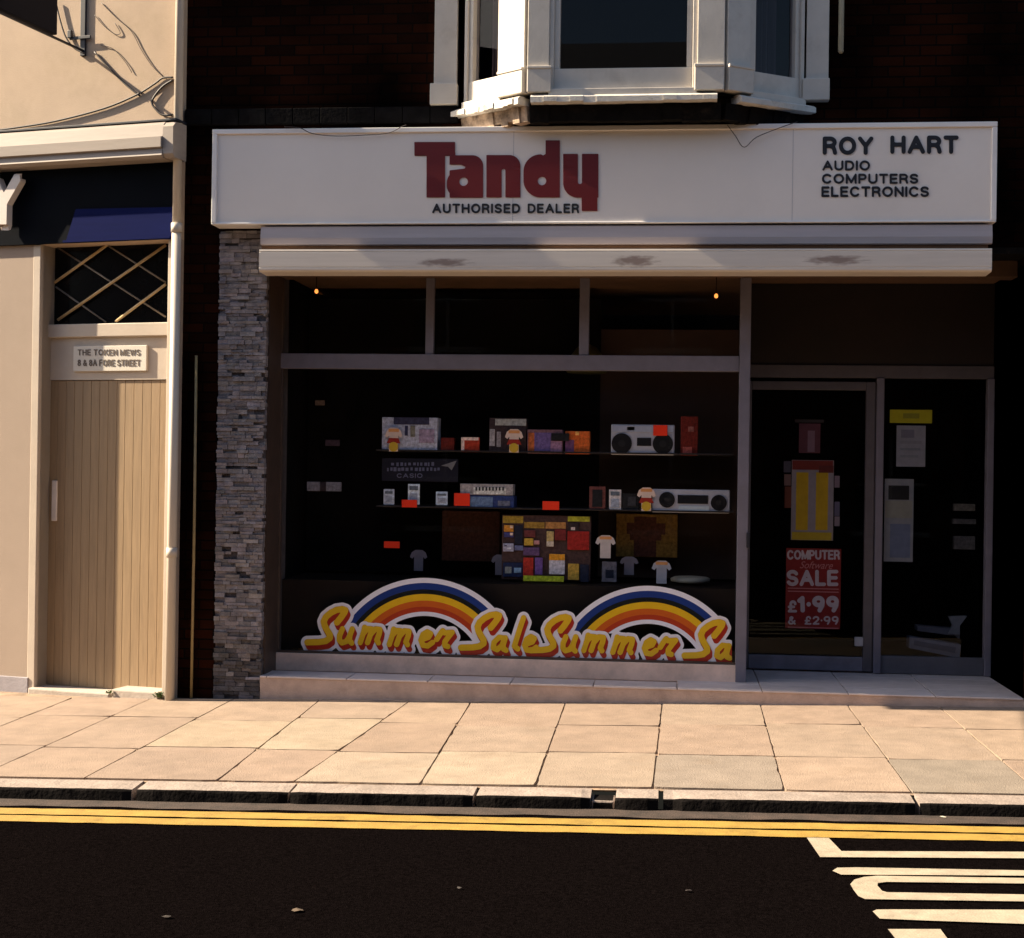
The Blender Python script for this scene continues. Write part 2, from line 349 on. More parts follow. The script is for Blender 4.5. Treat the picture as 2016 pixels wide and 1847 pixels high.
def stext(name, body, P, rect, y, m, parent, wt=.18, gap=.15, thick=.002, label=None, sep=.42):
    x = wt / 2; lay = []
    for ch in body:
        if ch == ' ': x += sep; continue
        w, st = GLY[ch]; lay += [[(x + a, b) for a, b in q] for q in st]; x += w + wt + gap
    tot = x - gap - wt / 2; u0, v0, u1, v1 = rect; H = v1 - v0; ar = (u1 - u0) / H / tot
    strokes = [[(a * ar, wt / 2 + b * (1 - wt)) for a, b in q] for q in lay]
    def f(U, V):
        d = np.full(U.shape, 1e9)
        for q in strokes:
            j0, j1 = np.searchsorted(U[0], min(p[0] for p in q) - .2), np.searchsorted(U[0], max(p[0] for p in q) + .2)
            if j1 > j0: d[:, j0:j1] = np.minimum(d[:, j0:j1], stroke(U[:, j0:j1], V[:, j0:j1], q, wt))
        return d
    return cutout(name, f, (-.1, -.1, tot * ar + .1, 1.1), 1 / 22, lambda a, b: (u0 + a * H, v0 + b * H), P, y, m, parent, thick, label)

# ================================================================== SETTING: ground
yk_in = ground(1320, 1552).y               # back edge of the kerb
yk_out = ground(1320, 1571).y
def gz(x, y): return GX * x + CF * y
KDROP = 0.075
rz0 = gz(0, yk_out) - KDROP                # road level at the kerb
def rz(x, y): return GX * x + rz0 - 0.012 * (y - yk_out)
ROADCF = -0.012
def roadpt(u, v, lift=0.0):
    d = ray(u, v); a = rz0 + 0.012 * yk_out + lift
    t = (GX * CPOS.x - 0.012 * CPOS.y + a - CPOS.z) / (d.z - GX * d.x + 0.012 * d.y)
    return CPOS + d * t
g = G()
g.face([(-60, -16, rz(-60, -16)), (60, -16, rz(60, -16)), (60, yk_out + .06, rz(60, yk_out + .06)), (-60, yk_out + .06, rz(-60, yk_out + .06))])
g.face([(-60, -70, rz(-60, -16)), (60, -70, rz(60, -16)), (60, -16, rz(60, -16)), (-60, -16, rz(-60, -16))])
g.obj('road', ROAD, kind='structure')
g = G()                                     # gritty gutter strip along the kerb
for i in range(120):
    x0, x1 = -8 + i * .125, -8 + (i + 1) * .125
    w0, w1 = .17 + .012 * math.sin(i * 1.7) + .012 * math.sin(i * .61), .17 + .012 * math.sin((i + 1) * 1.7) + .012 * math.sin((i + 1) * .61)
    g.face([(x0, yk_out - w0, rz(x0, yk_out - w0) + .004), (x1, yk_out - w1, rz(x1, yk_out - w1) + .004), (x1, yk_out + .02, rz(x1, yk_out + .02) + .004), (x0, yk_out + .02, rz(x0, yk_out + .02) + .004)])
g.obj('gutter', GUTTER, kind='structure')
g = G()
yA, yB = [(roadpt(1320, v).y) for v in (1617.5, 1629.5)]; yC, yD = [(roadpt(1320, v).y) for v in (1632.5, 1645)]
for ya, yb in ((yA, yB), (yC, yD)):
    ja, jb = [random.uniform(-.006, .006) for _ in range(201)], [random.uniform(-.006, .006) for _ in range(201)]
    for i in range(200):
        x0, x1 = -9 + i * .1, -9 + (i + 1) * .1
        j = 0
        g.face([(x0, yb + jb[i], rz(x0, yb) + .006), (x1, yb + jb[i + 1], rz(x1, yb) + .006), (x1, ya + ja[i + 1], rz(x1, ya) + .006), (x0, ya + ja[i], rz(x0, ya) + .006)])
g.obj('double_yellow_lines', YEL, kind='structure')
# white letters painted on the road, running off to the right
g = G()
def rpoly(pts):
    q = [roadpt(u, v, .008) for u, v in pts]; g.face([tuple(p) for p in q])
z8 = lambda x, y: (1257 + .3763 * x, 1323 + .3763 * y)
rpoly([z8(*p) for p in ((880, 866), (995, 868), (1062, 937), (2150, 941), (2150, 975), (950, 968))])
rpoly([z8(*p) for p in ((1015, 1040), (1040, 1024), (1140, 1022), (2150, 1040), (2150, 1066), (1500, 1062), (1060, 1060))])
def arcs(cx, cy, rx, ry, a0, a1, n=9): return [(cx + rx * math.cos(R(a0 + (a1 - a0) * k / n)), cy + ry * math.sin(R(a0 + (a1 - a0) * k / n))) for k in range(n + 1)]
outer = [(2150, 1080), (1250, 1066), (1180, 1072), (1130, 1086), (1108, 1110), (1125, 1140), (1150, 1172), (1185, 1188), (2150, 1202)]
inner = [(2150, 1166), (1300, 1152), (1275, 1145), (1250, 1118), (1252, 1104), (1300, 1098), (2150, 1108)]
oq = [roadpt(*z8(*p), .008) for p in outer]; iq = [roadpt(*z8(*p), .008) for p in inner]
idx = [(0, 6), (1, 5), (2, 5), (3, 4), (4, 4), (5, 3), (6, 2), (7, 1), (8, 0)]
for (a, b), (c, d) in zip(idx, idx[1:]):
    pts = [tuple(oq[a]), tuple(oq[c]), tuple(iq[d])] + ([tuple(iq[b])] if b != d else []); g.face(pts)
rpoly([z8(*p) for p in ((1225, 1252), (1245, 1243), (1330, 1242), (2150, 1244), (2150, 1322), (1500, 1300), (1262, 1290))])
rpoly([z8(*p) for p in ((1305, 1345), (1580, 1345), (1650, 1440), (1380, 1440))])
g.obj('white_road_lettering', RWH, kind='structure')

# scraps lying on the road
for u, v, r_, c, lab in ((1856, 1607, .014, (.5, .45, .36), 'white scrap of paper in the gutter near the right end of the kerb'), (585, 1791, .019, (.08, .055, .035), 'pale dry leaf lying on the dark road'), (328, 1804, .013, (.025, .018, .014), 'dull brown leaf lying on the dark road'), (1355, 1752, .010, (.03, .022, .022), 'small pinkish pebble on the dark road'), (905, 1747, .009, (.03, .024, .022), 'tiny grey pebble on the dark road')):
    p = roadpt(u, v, .01); g = G()
    n = 7; pts = [(p.x + r_ * random.uniform(.7, 1.3) * 1.5 * math.cos(6.283 * k / n), p.y + r_ * random.uniform(.7, 1.3) * math.sin(6.283 * k / n)) for k in range(n)]
    top = g.v((p.x, p.y, p.z + r_ * .12)); rg = [g.v((x, y, p.z - .004 + random.uniform(0, .006))) for x, y in pts]
    for k in range(n): g.bm.faces.new((rg[k], rg[(k + 1) % n], top))
    g.bm.faces.new(rg[::-1])
    g.obj('scrap' if 'scrap' in lab else ('leaf' if 'leaf' in lab else 'pebble'), pm('litter%d' % u, c, .8, .3, 30), None, lab, 'litter')

# pavement: base bed and individual slabs laid in rows
g = G()
g.face([(-14, yk_in - .02, gz(-14, yk_in) - .012), (14, yk_in - .02, gz(14, yk_in) - .012), (14, 2.2, gz(14, 0) - .012 + CF * 2.2), (-14, 2.2, gz(-14, 0) - .012 + CF * 2.2)])
g.obj('pavement_bed', JOINT, kind='structure')
cols = [(-420, -1000), (-240, -800), (-50, -560), (130, -300), (290, -90), (455, 132), (629, 408), (809, 566), (929, 821), (1115, 1052), (1304, 1285), (1494, 1543), (1662, 1789), (1836, 2036), (2010, 2285), (2190, 2540), (2400, 2800)]
tops = [(ground(a, 1379).x, ground(b, 1551).x) for a, b in cols]
y0r, y1r = -.015, yk_in + .012
g = G()
pal = [(1, .97, .95), (.98, .92, .90), (1.02, .97, .93), (.95, .89, .86), (1.05, 1.0, .95)]
special = {(7, 2): (1.12, 1.14, 1.12), (8, 2): (1.16, 1.18, 1.14), (9, 2): (1.02, 1.02, 1.0), (10, 2): (.84, .88, .92), (12, 2): (.78, .83, .86), (6, 1): (1.13, 1.16, 1.1), (5, 1): (1.10, 1.1, 1.02), (11, 2): (1.08, 1.03, 1.0), (5, 2): (.90, .85, .84), (4, 1): (.93, .88, .86), (3, 2): (.90, .86, .85)}
for k in range(len(cols) - 1):
    ra = .30 + random.uniform(-.025, .03); rb = .675 + random.uniform(-.02, .02)
    if k == 8: ra = .36
    rows = [0, ra, rb, 1]
    for r in range(3):
        q = []
        lft, rgt = tops[k], tops[k + 1]
        gp = random.uniform(.0025, .005)
        def at(t, side):
            a, b = (lft if side == 0 else rgt)
            x = a + (b - a) * t; y = y0r + (y1r - y0r) * t
            return x + (gp if side == 0 else -gp), y
        t0, t1 = rows[r] + (.0025 if r else 0), rows[r + 1] - .0015
        pts = [at(t1, 0), at(t1, 1), at(t0, 1), at(t0, 0)]
        dz = [random.uniform(-.0025, .0025) for _ in range(4)]
        tn = special.get((k, r), random.choice(pal))
        ring = []
        for a in range(4):
            (xa, ya), (xb, yb) = pts[a], pts[(a + 1) % 4]; da, db = dz[a], dz[(a + 1) % 4]
            n = 9
            for i in range(n):
                t = i / n; w = random.uniform(0, .0028) + (random.random() < .10) * random.uniform(0, .010) + (i == 0) * random.uniform(.0, .014)
                mx_, my_ = sum(p[0] for p in pts) / 4, sum(p[1] for p in pts) / 4
                x, y = xa + (xb - xa) * t, ya + (yb - ya) * t; L_ = math.hypot(mx_ - x, my_ - y)
                x += (mx_ - x) / L_ * w; y += (my_ - y) / L_ * w
                ring.append((x, y, gz(x, y) + da + (db - da) * t))
        vt = [g.v(p) for p in ring]; vi = []
        cx0 = sum(p[0] for p in ring) / len(ring); cy0 = sum(p[1] for p in ring) / len(ring)
        f = g.bm.faces.new(vt); vb = [g.v((x, y, z - .03)) for x, y, z in ring]; fs = [f]
        for i in range(len(vt)): fs.append(g.bm.faces.new((vt[i], vb[i], vb[(i + 1) % len(vt)], vt[(i + 1) % len(vt)])))
        if g.tint is None: g.tint = g.bm.loops.layers.float_color.new('tint')
        for f in fs:
            for l in f.loops: l[g.tint] = (*tn, 1)
g.obj('pavement', PAVE, kind='structure')

# kerb stones, worn and chipped, with open joints
def kerbx(u): return ground(u, 1566).x
stones = [(-560, -205, .03, .9), (-200, 236, .0, .9), (246, 556, 0, 1), (561, 929, 0, 1), (936, 1162, 0, 1), (1212, 1296, 0, 1), (1306, 1794, 0, 1), (1803, 2260, 0, 1), (2268, 2700, 0, 1)]
g = G()
for a, b, dz, sc in stones:
    xa, xb = kerbx(a), kerbx(b); n = max(3, int((xb - xa) / .05)); prev = None
    for i in range(n + 1):
        t = i / n; x = xa + (xb - xa) * t
        wk = min(.011, max(0, (wk if i else .004) + random.uniform(-.0028, .0028))); e = wk + .014 * max(0, 1 - min(t, 1 - t) * (xb - xa) / .06) + random.uniform(0, .004)
        if 930 < a < 940 and t > .97: e += .012
        if 1300 < a < 1310 and t < .12: e += .022 * random.random()
        yo, yi = yk_out + e, yk_in - .008
        zt = gz(x, yo) - .004 - e * .4; zb = rz(x, yo) - .03
        ch = .009 + random.uniform(-.004, .006)
        sec = [g.v((x, yi, zb)), g.v((x, yi, gz(x, yi) - .006)), g.v((x, yo + ch, zt)), g.v((x, yo + ch * .35, zt - ch * .45)), g.v((x, yo, zt - ch * 1.1)), g.v((x, yo - .012, zb))]
        if prev:
            for q in range(5):
                f = g.bm.faces.new((prev[q], prev[q + 1], sec[q + 1], sec[q])); f.material_index = 1 if q >= 2 else 0  # front face black: road grime plus shade put into the colour
        else: g.bm.faces.new(sec[::-1]).material_index = 0
        prev = sec
    g.bm.faces.new(prev).material_index = 0
g.box(kerbx(1164), kerbx(1210), yk_out + .05, yk_in - .01, rz(0, yk_out) - .03, rz(0, yk_out) + .035, .01, 1)   # broken stone, set low
g.box(-8, 9, yk_in - .075, yk_in - .055, -.6, gz(-8, yk_in) - .05, 0, 1)
g.obj('kerb', [KERBT, KERBF], kind='structure')

# ================================================================== SHOP BUILDING
shop = thing('shop_building', 'dark sooty brick shop house with white upstairs bay window and grey recessed shopfront', 'building', (0.3, 1, 0))
fx0 = SHOP.p(425, 900, -.02)[0]            # left edge of the stone pillar
px1 = SHOP.p(519, 900, -.02)[0]
YW = .45                                   # window plane
YD = 1.15                                  # door plane
wx0 = SHOP.p(547, 900, YW)[0]
mx0, mx1 = SHOP.p(1453, 900, YW)[0], SHOP.p(1474, 900, YW)[0]
XR = SHOP.p(2022, 900, 0)[0]              # right inner end of the shopfront
sgx0, sgx1, sgz0, sgz1 = SHOP.rect(418, 248, 1962, 440, -.20)
zhead = SHOP.p(1000, 548, YW)[1]
zfas = SHOP.p(1000, 470, 0)[1]
xl = hx + .02
# upper wall in pieces round the bay, piers at both ends
bayA, bayE = SHOP.p(905, 100, 0)[0], SHOP.p(1592, 100, 0)[0]
bayB, bayC = SHOP.p(1039, 100, -.40)[0], SHOP.p(1427, 100, -.40)[0]
zb_sill = SHOP.p(1180, 180, -.40)[1]
g = G()
ZT = 8.5
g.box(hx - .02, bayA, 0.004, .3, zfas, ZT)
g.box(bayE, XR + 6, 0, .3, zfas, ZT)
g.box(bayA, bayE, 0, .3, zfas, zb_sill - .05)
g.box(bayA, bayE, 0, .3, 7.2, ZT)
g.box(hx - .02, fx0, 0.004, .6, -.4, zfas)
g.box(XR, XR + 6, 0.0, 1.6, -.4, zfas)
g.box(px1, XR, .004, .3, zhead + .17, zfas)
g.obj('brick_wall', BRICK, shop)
g = G()                                    # stone string course above the sign, left of the bay
for i in range(10):
    x0, x1 = xl + (bayA - xl) * i / 10, xl + (bayA - xl) * (i + 1) / 10
    z = SHOP.p(700, 214, 0)[1]
    g.box(x0 + .002, x1 - .002, -.05 + random.uniform(0, .006), .0, z - .12, z, .006)
g.obj('string_course', pm('sooty_stone', (.006, .0055, .006), .95, .5, 8, .5, 40, spec=.04), shop)
# split stone pillar
g = G()
g.box(fx0 + .02, px1 - .01, .02, YW + .25, -.3, zfas + .1, tint=(.35, .33, .35))
z = -.28
while z < zfas + .05:
    h = random.choice((.022, .026, .03, .036)); x = fx0 + random.uniform(-.005, .004)
    while x < px1 - .02:
        w = min(random.uniform(.04, .12), px1 - x + random.uniform(-.003, .004)); p = random.uniform(-.014, .006) + (.022 if random.random() < .10 else 0)
        sh = random.uniform(.65, 1.22); low = .38 if z < .28 and random.random() < .75 else (.6 if z < .45 and random.random() < .4 else 1)
        tn = (sh * low, sh * low * random.uniform(.96, 1.02), sh * low * random.uniform(.97, 1.06))
        j = [random.uniform(-.004, .004) for _ in range(4)]; e = .001
        g.hexa([(x + e, p + j[0], z + e), (x + w - e, p + j[1], z + e), (x + w - e, .06, z + e), (x + e, .06, z + e)],
               [(x + e, p + j[2], z + h - e), (x + w - e, p + j[3], z + h - e), (x + w - e, .06, z + h - e), (x + e, .06, z + h - e)], tint=tn)
        x += w
    z += h
g.obj('stone_pillar', STONE, shop)
g = G(); g.box(px1 - .008, wx0 + .012, .12, YW + .1, 0.0, zhead + .25); g.box(px1 - .012, px1 + .006, .07, .5, -.0, zhead + .3)
g.obj('side_jamb', BROWNF, shop)
# step: tiled top, level, with a tapering concrete front because the street climbs
sz = SHOP.p(1000, 1345, -.01)[1]
sx0 = px1 - .004
g = G()
g.ext([(-.012, -.4), (.9, -.4), (.9, sz - .012), (-.012, sz - .012)], sx0, XR + .2)
g.obj('step_front', STEPF, shop)
g = G(); tw = SHOP.p(1133, 1345, 0)[0] - SHOP.p(970, 1345, 0)[0]; tx = SHOP.p(843, 1340, 0)[0]
k0 = int((sx0 - tx) / tw) - 1
for i in range(k0, 14):
    for yy0, yy1 in ((-.02, .30), (.304, .60), (.604, .90), (.904, 1.3)):
        a, b = max(sx0, tx + i * tw + .004), min(XR + .2, tx + (i + 1) * tw - .004)
        if b - a < .01 or (yy0 > .3 and b < mx0): continue
        s = random.uniform(.88, 1.06); g.box(a, b, yy0, yy1 - .004 if yy1 > .3 else yy1, sz - .012, sz + random.uniform(-.001, .001), .002, tint=(s, s, s * 1.02))
g.obj('step_tiles', TILE, shop)
# window bay plinth
pz = SHOP.p(1000, 1296, YW)[1]
g = G(); g.box(wx0 - .05, mx0 + .02, YW - .05, YW + .15, sz - .01, pz, .006); g.obj('window_plinth', pm('plinth_mosaic', (.74, .53, .43), .7, .2, 6, .2, 60, dirt=.2), shop)
# shopfront window: frame members, panes
z1a, z1b = SHOP.p(1000, 729, YW)[1], SHOP.p(1000, 699, YW)[1]
wf = thing('display_window_tmp', 'x', 'x')
bpy.data.objects.remove(wf)
def framepart(name, boxes, m=GREYF, parent=shop, bev=.005, label=None):
    g = G()
    for b in boxes: g.box(*b, bev)
    return g.obj(name, m, parent, label)
win = framepart('display_window', [(wx0 - .03, mx0, YW - .035, YW + .04, z1a, z1b)])
m1 = SHOP.rect(839, 575, 855, 697, YW); m2 = SHOP.rect(1141, 575, 1160, 697, YW)
for a in (m1, m2): framepart('mullion', [(a[0], a[1], YW - .025, YW + .03, z1b, zhead)], parent=win)
framepart('corner_post', [(mx0, mx1, YW - .06, YW + .05, sz, zhead)], parent=win)
framepart('side_frame', [(wx0, wx0 + .035, YW - .02, YW + .03, pz, z1a), (wx0, wx0 + .03, YW - .02, YW + .03, z1b, zhead)], BROWNF, win)
framepart('bottom_bead', [(wx0, mx0, YW - .03, YW + .02, pz + .001, pz + .016)], BROWNF, win, .003)
framepart('head_beam', [(px1, XR, YW - .08, YW + .1, zhead, zhead + .14)], pm('brown_head_beam', (.10, .052, .028), .6, .25, 7, dirt=.2), win)
for (a, b, c, d) in ((wx0 + .01, m1[0], z1b, zhead), (m1[1], m2[0], z1b, zhead), (m2[1], mx0, z1b, zhead), (wx0 + .01, mx0, pz, z1a)):
    g = G(); g.face([(a, YW + .012, c), (b, YW + .012, c), (b, YW + .012, d), (a, YW + .012, d)]); g.obj('pane', GLASS, win)
framepart('door_latch', [(mx1 - .012, mx1 + .014, YW - .08, YW - .04, *SHOP.rect(1465, 1048, 1480, 1078, YW)[2:])], BLKMET, win)
# awning soffit, above the recess
bx1_ = SHOP.p(1950, 510, -.2)[0]
g = G(); g.box(bx1_ - .008, XR - .003, .006, YW - .09, zhead + .12, zhead + .166); g.obj('soffit_end', BLACKW, shop)
g = G(); g.box(px1, bx1_ - .01, -.16, YW - .09, zhead + .12, zhead + .16); g.box(wx0 - .2, XR - .01, YW + .11, YD + 2.4, zhead + .05, zhead + .12)
g.obj('soffit', pm('brown_soffit', (.16, .085, .045), .7, .2, 4), shop)
# recessed door screen
dzt0, dzt1 = SHOP.p(1600, 744, YD)[1], SHOP.p(1600, 719, YD)[1]
dz0 = sz + .004
scr = framepart('door_screen', [(mx1, XR, YD - .03, YD + .05, dzt0, dzt1)], pm('dull_screen_frame', (.09, .078, .09), .5, .15, 7, dirt=.25))
pa = SHOP.rect(1721, 750, 1736, 1320, YD)
framepart('post', [(pa[0], pa[1], YD - .05, YD + .05, dz0, dzt0)], parent=scr)
framepart('post', [(XR - .05, XR, YD - .05, YD + .05, dz0, dzt0)], parent=scr)
framepart('overdoor_panel', [(mx1, XR, YD - .01, YD + .03, dzt1, zhead + .05)], pm('overdoor_wood', (.014, .007, .005), .6, .3, 5), scr)
sc0 = SHOP.p(1830, 1293, YD)[1]
framepart('low_panel', [(pa[1], XR - .05, YD - .02, YD + .04, dz0, sc0)], pm('low_panel_paint', (.10, .095, .115), .6, .15, 6), scr)
g = G(); g.face([(pa[1], YD + .01, sc0), (XR - .05, YD + .01, sc0), (XR - .05, YD + .01, dzt0), (pa[1], YD + .01, dzt0)]); g.obj('pane', GLASS, scr)
# door leaf
da = SHOP.rect(1480, 752, 1721, 1318, YD)
dx0, dx1 = mx1 + .01, pa[0] - .004
leaf = framepart('shop_door', [(dx0, dx0 + .045, YD - .02, YD + .025, dz0 + .01, dzt0 - .03), (dx1 - .075, dx1, YD - .02, YD + .025, dz0 + .01, dzt0 - .03),
                               (dx0 + .045, dx1 - .075, YD - .018, YD + .023, SHOP.p(1600, 768, YD)[1], dzt0 - .03)], pm('door_frame_metal', (.09, .078, .09), .45, .15, 7, dirt=.25))
dbz = SHOP.p(1590, 1291, YD)[1]
framepart('kick_rail', [(dx0 + .045, dx1 - .075, YD - .022, YD + .02, dz0 + .01, dbz)], pm('kick_rail_metal', (.16, .15, .19), .4, .25, 6), leaf)
g = G(); g.face([(dx0 + .04, YD, dbz), (dx1 - .07, YD, dbz), (dx1 - .07, YD, dzt0 - .04), (dx0 + .04, YD, dzt0 - .04)]); g.obj('pane', GLASS, leaf)
hr = SHOP.rect(1682, 1254, 1699, 1272, YD - .03)
framepart('door_stop', [(hr[0], hr[1], YD - .05, YD - .023, hr[2], hr[3])], col('door_stop_white', (.4, .38, .4)), leaf)
# room linings behind the glass
ROOMY = 3.6
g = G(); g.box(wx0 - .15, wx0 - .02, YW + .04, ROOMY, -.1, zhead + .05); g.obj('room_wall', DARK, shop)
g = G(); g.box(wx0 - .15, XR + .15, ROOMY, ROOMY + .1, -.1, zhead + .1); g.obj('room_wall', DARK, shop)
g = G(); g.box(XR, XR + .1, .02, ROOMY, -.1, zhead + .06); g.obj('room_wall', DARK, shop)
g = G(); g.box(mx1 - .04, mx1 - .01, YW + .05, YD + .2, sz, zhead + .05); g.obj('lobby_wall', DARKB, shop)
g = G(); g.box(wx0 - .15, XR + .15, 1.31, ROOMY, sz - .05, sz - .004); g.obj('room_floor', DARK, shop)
# ---- display deck, shelves behind the window
dk = SHOP.p(1000, 1140, .9)[1]
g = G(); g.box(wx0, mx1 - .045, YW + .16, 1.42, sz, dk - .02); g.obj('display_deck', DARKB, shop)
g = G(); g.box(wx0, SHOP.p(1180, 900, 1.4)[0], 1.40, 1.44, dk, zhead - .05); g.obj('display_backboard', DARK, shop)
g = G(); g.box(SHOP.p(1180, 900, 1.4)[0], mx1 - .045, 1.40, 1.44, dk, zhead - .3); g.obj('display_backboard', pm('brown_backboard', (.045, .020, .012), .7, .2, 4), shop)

# ---- bay window
def face_frame(p, q):
    p, q = Vector((*p, 0)), Vector((*q, 0)); ex = (q - p).normalized(); ey = Vector((-ex.y, ex.x, 0))
    m = Matrix((ex, ey, Vector((0, 0, 1)))).transposed().to_4x4(); m.translation = p
    return m, (q - p).length
BY = -.40
zs_pane = SHOP.p(1230, 134, BY)[1]; zs_rail = SHOP.p(1230, 176, BY)[1]; zs_s0 = SHOP.p(1230, 204, BY)[1]; zs_s1 = SHOP.p(1230, 189, BY)[1]
zpb0, zpb1 = SHOP.p(1060, 185, BY)[1], SHOP.p(1060, 136, BY)[1]
g = G(); zb = zs_s1
g.bm.faces.new([g.v(p) for p in ((bayA, .1, zb), (bayE, .1, zb), (bayC, BY, zb), (bayB, BY, zb))])
bay = g.obj('bay_window', BLACKW, shop)
faces = [((bayA, 0), (bayB, BY)), ((bayB, BY), (bayC, BY)), ((bayC, BY), (bayE, 0))]
CURT = pm('faded_curtain', (.10, .075, .085), .9, .4, 9, stretch=(6, 6, .1))
for fi, (p, q) in enumerate(faces):
    M, Ln = face_frame(p, q)
    pwL = SHOP.p(1082, 100, BY)[0] - bayB if fi == 1 else (.0 if fi == 0 else .19)
    pwR = bayC - SHOP.p(1373, 100, BY)[0] if fi == 1 else (.30 if fi == 0 else .0)
    if fi == 0: pwR = Ln * .33
    if fi == 2: pwL = Ln * .27
    for side, w in ((0, pwL), (1, pwR)):
        if w <= 0: continue
        a, b = (0.002, w) if side == 0 else (Ln - w, Ln - .002)
        g = G(M); g.box(a, b, -.035, .05, zpb1, 7.2, .004); g.obj('pilaster', WHITE, bay)
        g = G(M); g.box(a - (.018 if side else .0), b + (0 if side else .018), -.055, .05, zpb0, zpb1, .006); g.box(a - (.02 if side else 0), b + (0 if side else .02), -.062, .05, zpb1 - .012, zpb1 + .008, .004)
        g.obj('pilaster_base', WHITE, bay)
    a0 = pwL + .0; a1 = Ln - pwR
    if fi == 0: a0 = Ln * .10
    if fi == 2: a1 = Ln * .93
    fw = .055 if fi == 1 else .05
    g = G(M)
    g.box(a0, a0 + fw * .6, -.02, .06, zs_rail, 7.2, .004); g.box(a0 + fw * .6, a0 + fw * 1.35, .0, .07, zs_pane, 7.2, .004)
    g.box(a1 - fw * .6, a1, -.02, .06, zs_rail, 7.2, .004); g.box(a1 - fw * 1.35, a1 - fw * .6, .0, .07, zs_pane, 7.2, .004)
    g.box(a0 + fw * .6, a1 - fw * .6, -.005, .07, zs_rail, zs_pane, .004)
    g.obj('sash_frame', WHITE, bay)
    g = G(M); g.face([(a0 + fw, .04, zs_pane), (a1 - fw, .04, zs_pane), (a1 - fw, .04, 7.2), (a0 + fw, .04, 7.2)]); g.obj('pane', GLASSD, bay)
    if fi != 1:
        g = G(M); n = 36; xs = [a0 + fw + (a1 - a0 - 2 * fw) * (.30 + .62 * i / n if fi == 0 else .12 + .66 * i / n) for i in range(n + 1)]
        for i in range(n):
            ya, yb = .14 + .025 * math.sin(i * 1.1), .14 + .025 * math.sin((i + 1) * 1.1)
            g.face([(xs[i], ya, zs_pane - .05), (xs[i + 1], yb, zs_pane - .05), (xs[i + 1], yb, 7.2), (xs[i], ya, 7.2)])
        g.obj('curtain', CURT, bay)
    ov = .07
    g = G(M); n = 14
    sa, sb = (-.02, Ln - .03) if fi == 0 else ((.03, Ln - .05) if fi == 1 else (.10, Ln + .02))
    for i in range(n):
        x0, x1 = sa + (sb - sa) * i / n, sa + (sb - sa) * (i + 1) / n
        j = random.uniform(-.008, .004) if fi < 2 else 0
        g.ext([(-ov - j, zs_s0 + .004 + j), (.06, zs_s0), (.06, zs_s1 + .012), (-ov * .6, zs_s1 + .004), (-ov - j, zs_s1 - .014)], x0, x1)
    bmesh.ops.remove_doubles(g.bm, verts=g.bm.verts, dist=.0005)
    g.obj('sill', WHITE2, bay)
    g = G(M); g.box(a0, a1, -.045, .05, zs_s1, zs_rail, .004); g.obj('sill_board', WHITE, bay)
    g = G(M); za = SHOP.p(1230, 238, BY)[1]
    n = 10
    for i in range(n):
        x0, x1 = .02 + (Ln - .04) * i / n, .02 + (Ln - .04) * (i + 1) / n
        j = random.uniform(0, .035) if fi == 0 else random.uniform(0, .012)
        y0 = -.005 + random.uniform(0, .02)
        g.hexa([(x0, y0 + .02, za + j), (x1, y0 + .02, za + j), (x1, .1, za + j), (x0, .1, za + j)], [(x0, y0, zs_s0 - .002), (x1, y0, zs_s0 - .002), (x1, .1, zs_s0 - .002), (x0, .1, zs_s0 - .002)])
    g.obj('apron', pm('crumbling_apron', (.36, .27, .20), .9, .7, 14, .9, 40, dirt=.7, dirtcol=(.02, .016, .014)) if fi == 0 else BLACKW, bay)
g = G(); g.bm.faces.new([g.v(p) for p in ((bayA - .3, 1.2, 7.18), (bayE + .3, 1.2, 7.18), (bayE, 0, 7.18), (bayC, BY, 7.18), (bayB, BY, 7.18), (bayA, 0, 7.18))]); g.obj('bay_ceiling', DARK, bay)
for q in ((bayA - .4, bayA - .3, .302, 2.0, zs_s1 - .1, 7.3), (bayE + .3, bayE + .4, .302, 2.0, zs_s1 - .1, 7.3), (bayA - .4, bayE + .4, 2.0, 2.1, zs_s1 - .1, 7.3), (bayA - .4, bayE + .4, .302, 2.0, zs_s1 - .2, zs_s1 - .1), (bayA - .4, bayE + .4, 1.2, 2.0, 7.1, 7.2)):
    g = G(); g.box(*q); g.obj('room_wall', DARK, bay)
wl0, wl1, _, _ = SHOP.rect(854, 100, 896, 150, -.04)
zw = SHOP.p(875, 165, -.05)[1]; zw0 = SHOP.p(875, 207, -.05)[1]
for (u0, u1) in ((855, 900), (1588, 1632)):
    a, b, _, _ = SHOP.rect(u0, 60, u1, 120, -.05)
    g = G(); g.box(a, b, -.05, .01, zw, 7.2, .004); g.obj('pilaster', WHITE, bay)
    g = G(); g.box(a - .025, b + .008, -.075, .01, zw0, zw, .006); g.obj('pilaster_base', WHITE, bay)

# ---- shop sign
sign = thing('shop_sign', 'long white fascia sign with red logo and black lettering over the shop window', 'sign', ((sgx0 + sgx1) / 2, -.1, sgz0))
YS = -.20
g = G(); g.box(sgx0 + .035, sgx1 - .035, YS, -.02, sgz0 + .012, sgz1 - .035); g.obj('panel', SIGNW, sign)
g = G(); t = .036
g.box(sgx0, sgx1, YS - .016, -.01, sgz1 - t, sgz1, .004); g.box(sgx0, sgx1, YS - .012, -.01, sgz0, sgz0 + .013, .004)
g.box(sgx0, sgx0 + t, YS - .014, -.01, sgz0 + .013, sgz1 - t, .004); g.box(sgx1 - t, sgx1, YS - .014, -.01, sgz0 + .013, sgz1 - t, .004)
g.obj('frame', SIGNEDGE, sign)
for u in (1560, 1010):
    g = G(); a = SHOP.p(u, 350, YS)[0]; g.box(a, a + .003, YS - .001, YS + .01, sgz0 + .014, sgz1 - .037)
    g.obj('panel_joint', pm('panel_joint_grey', (.42, .40, .42), .6), sign)
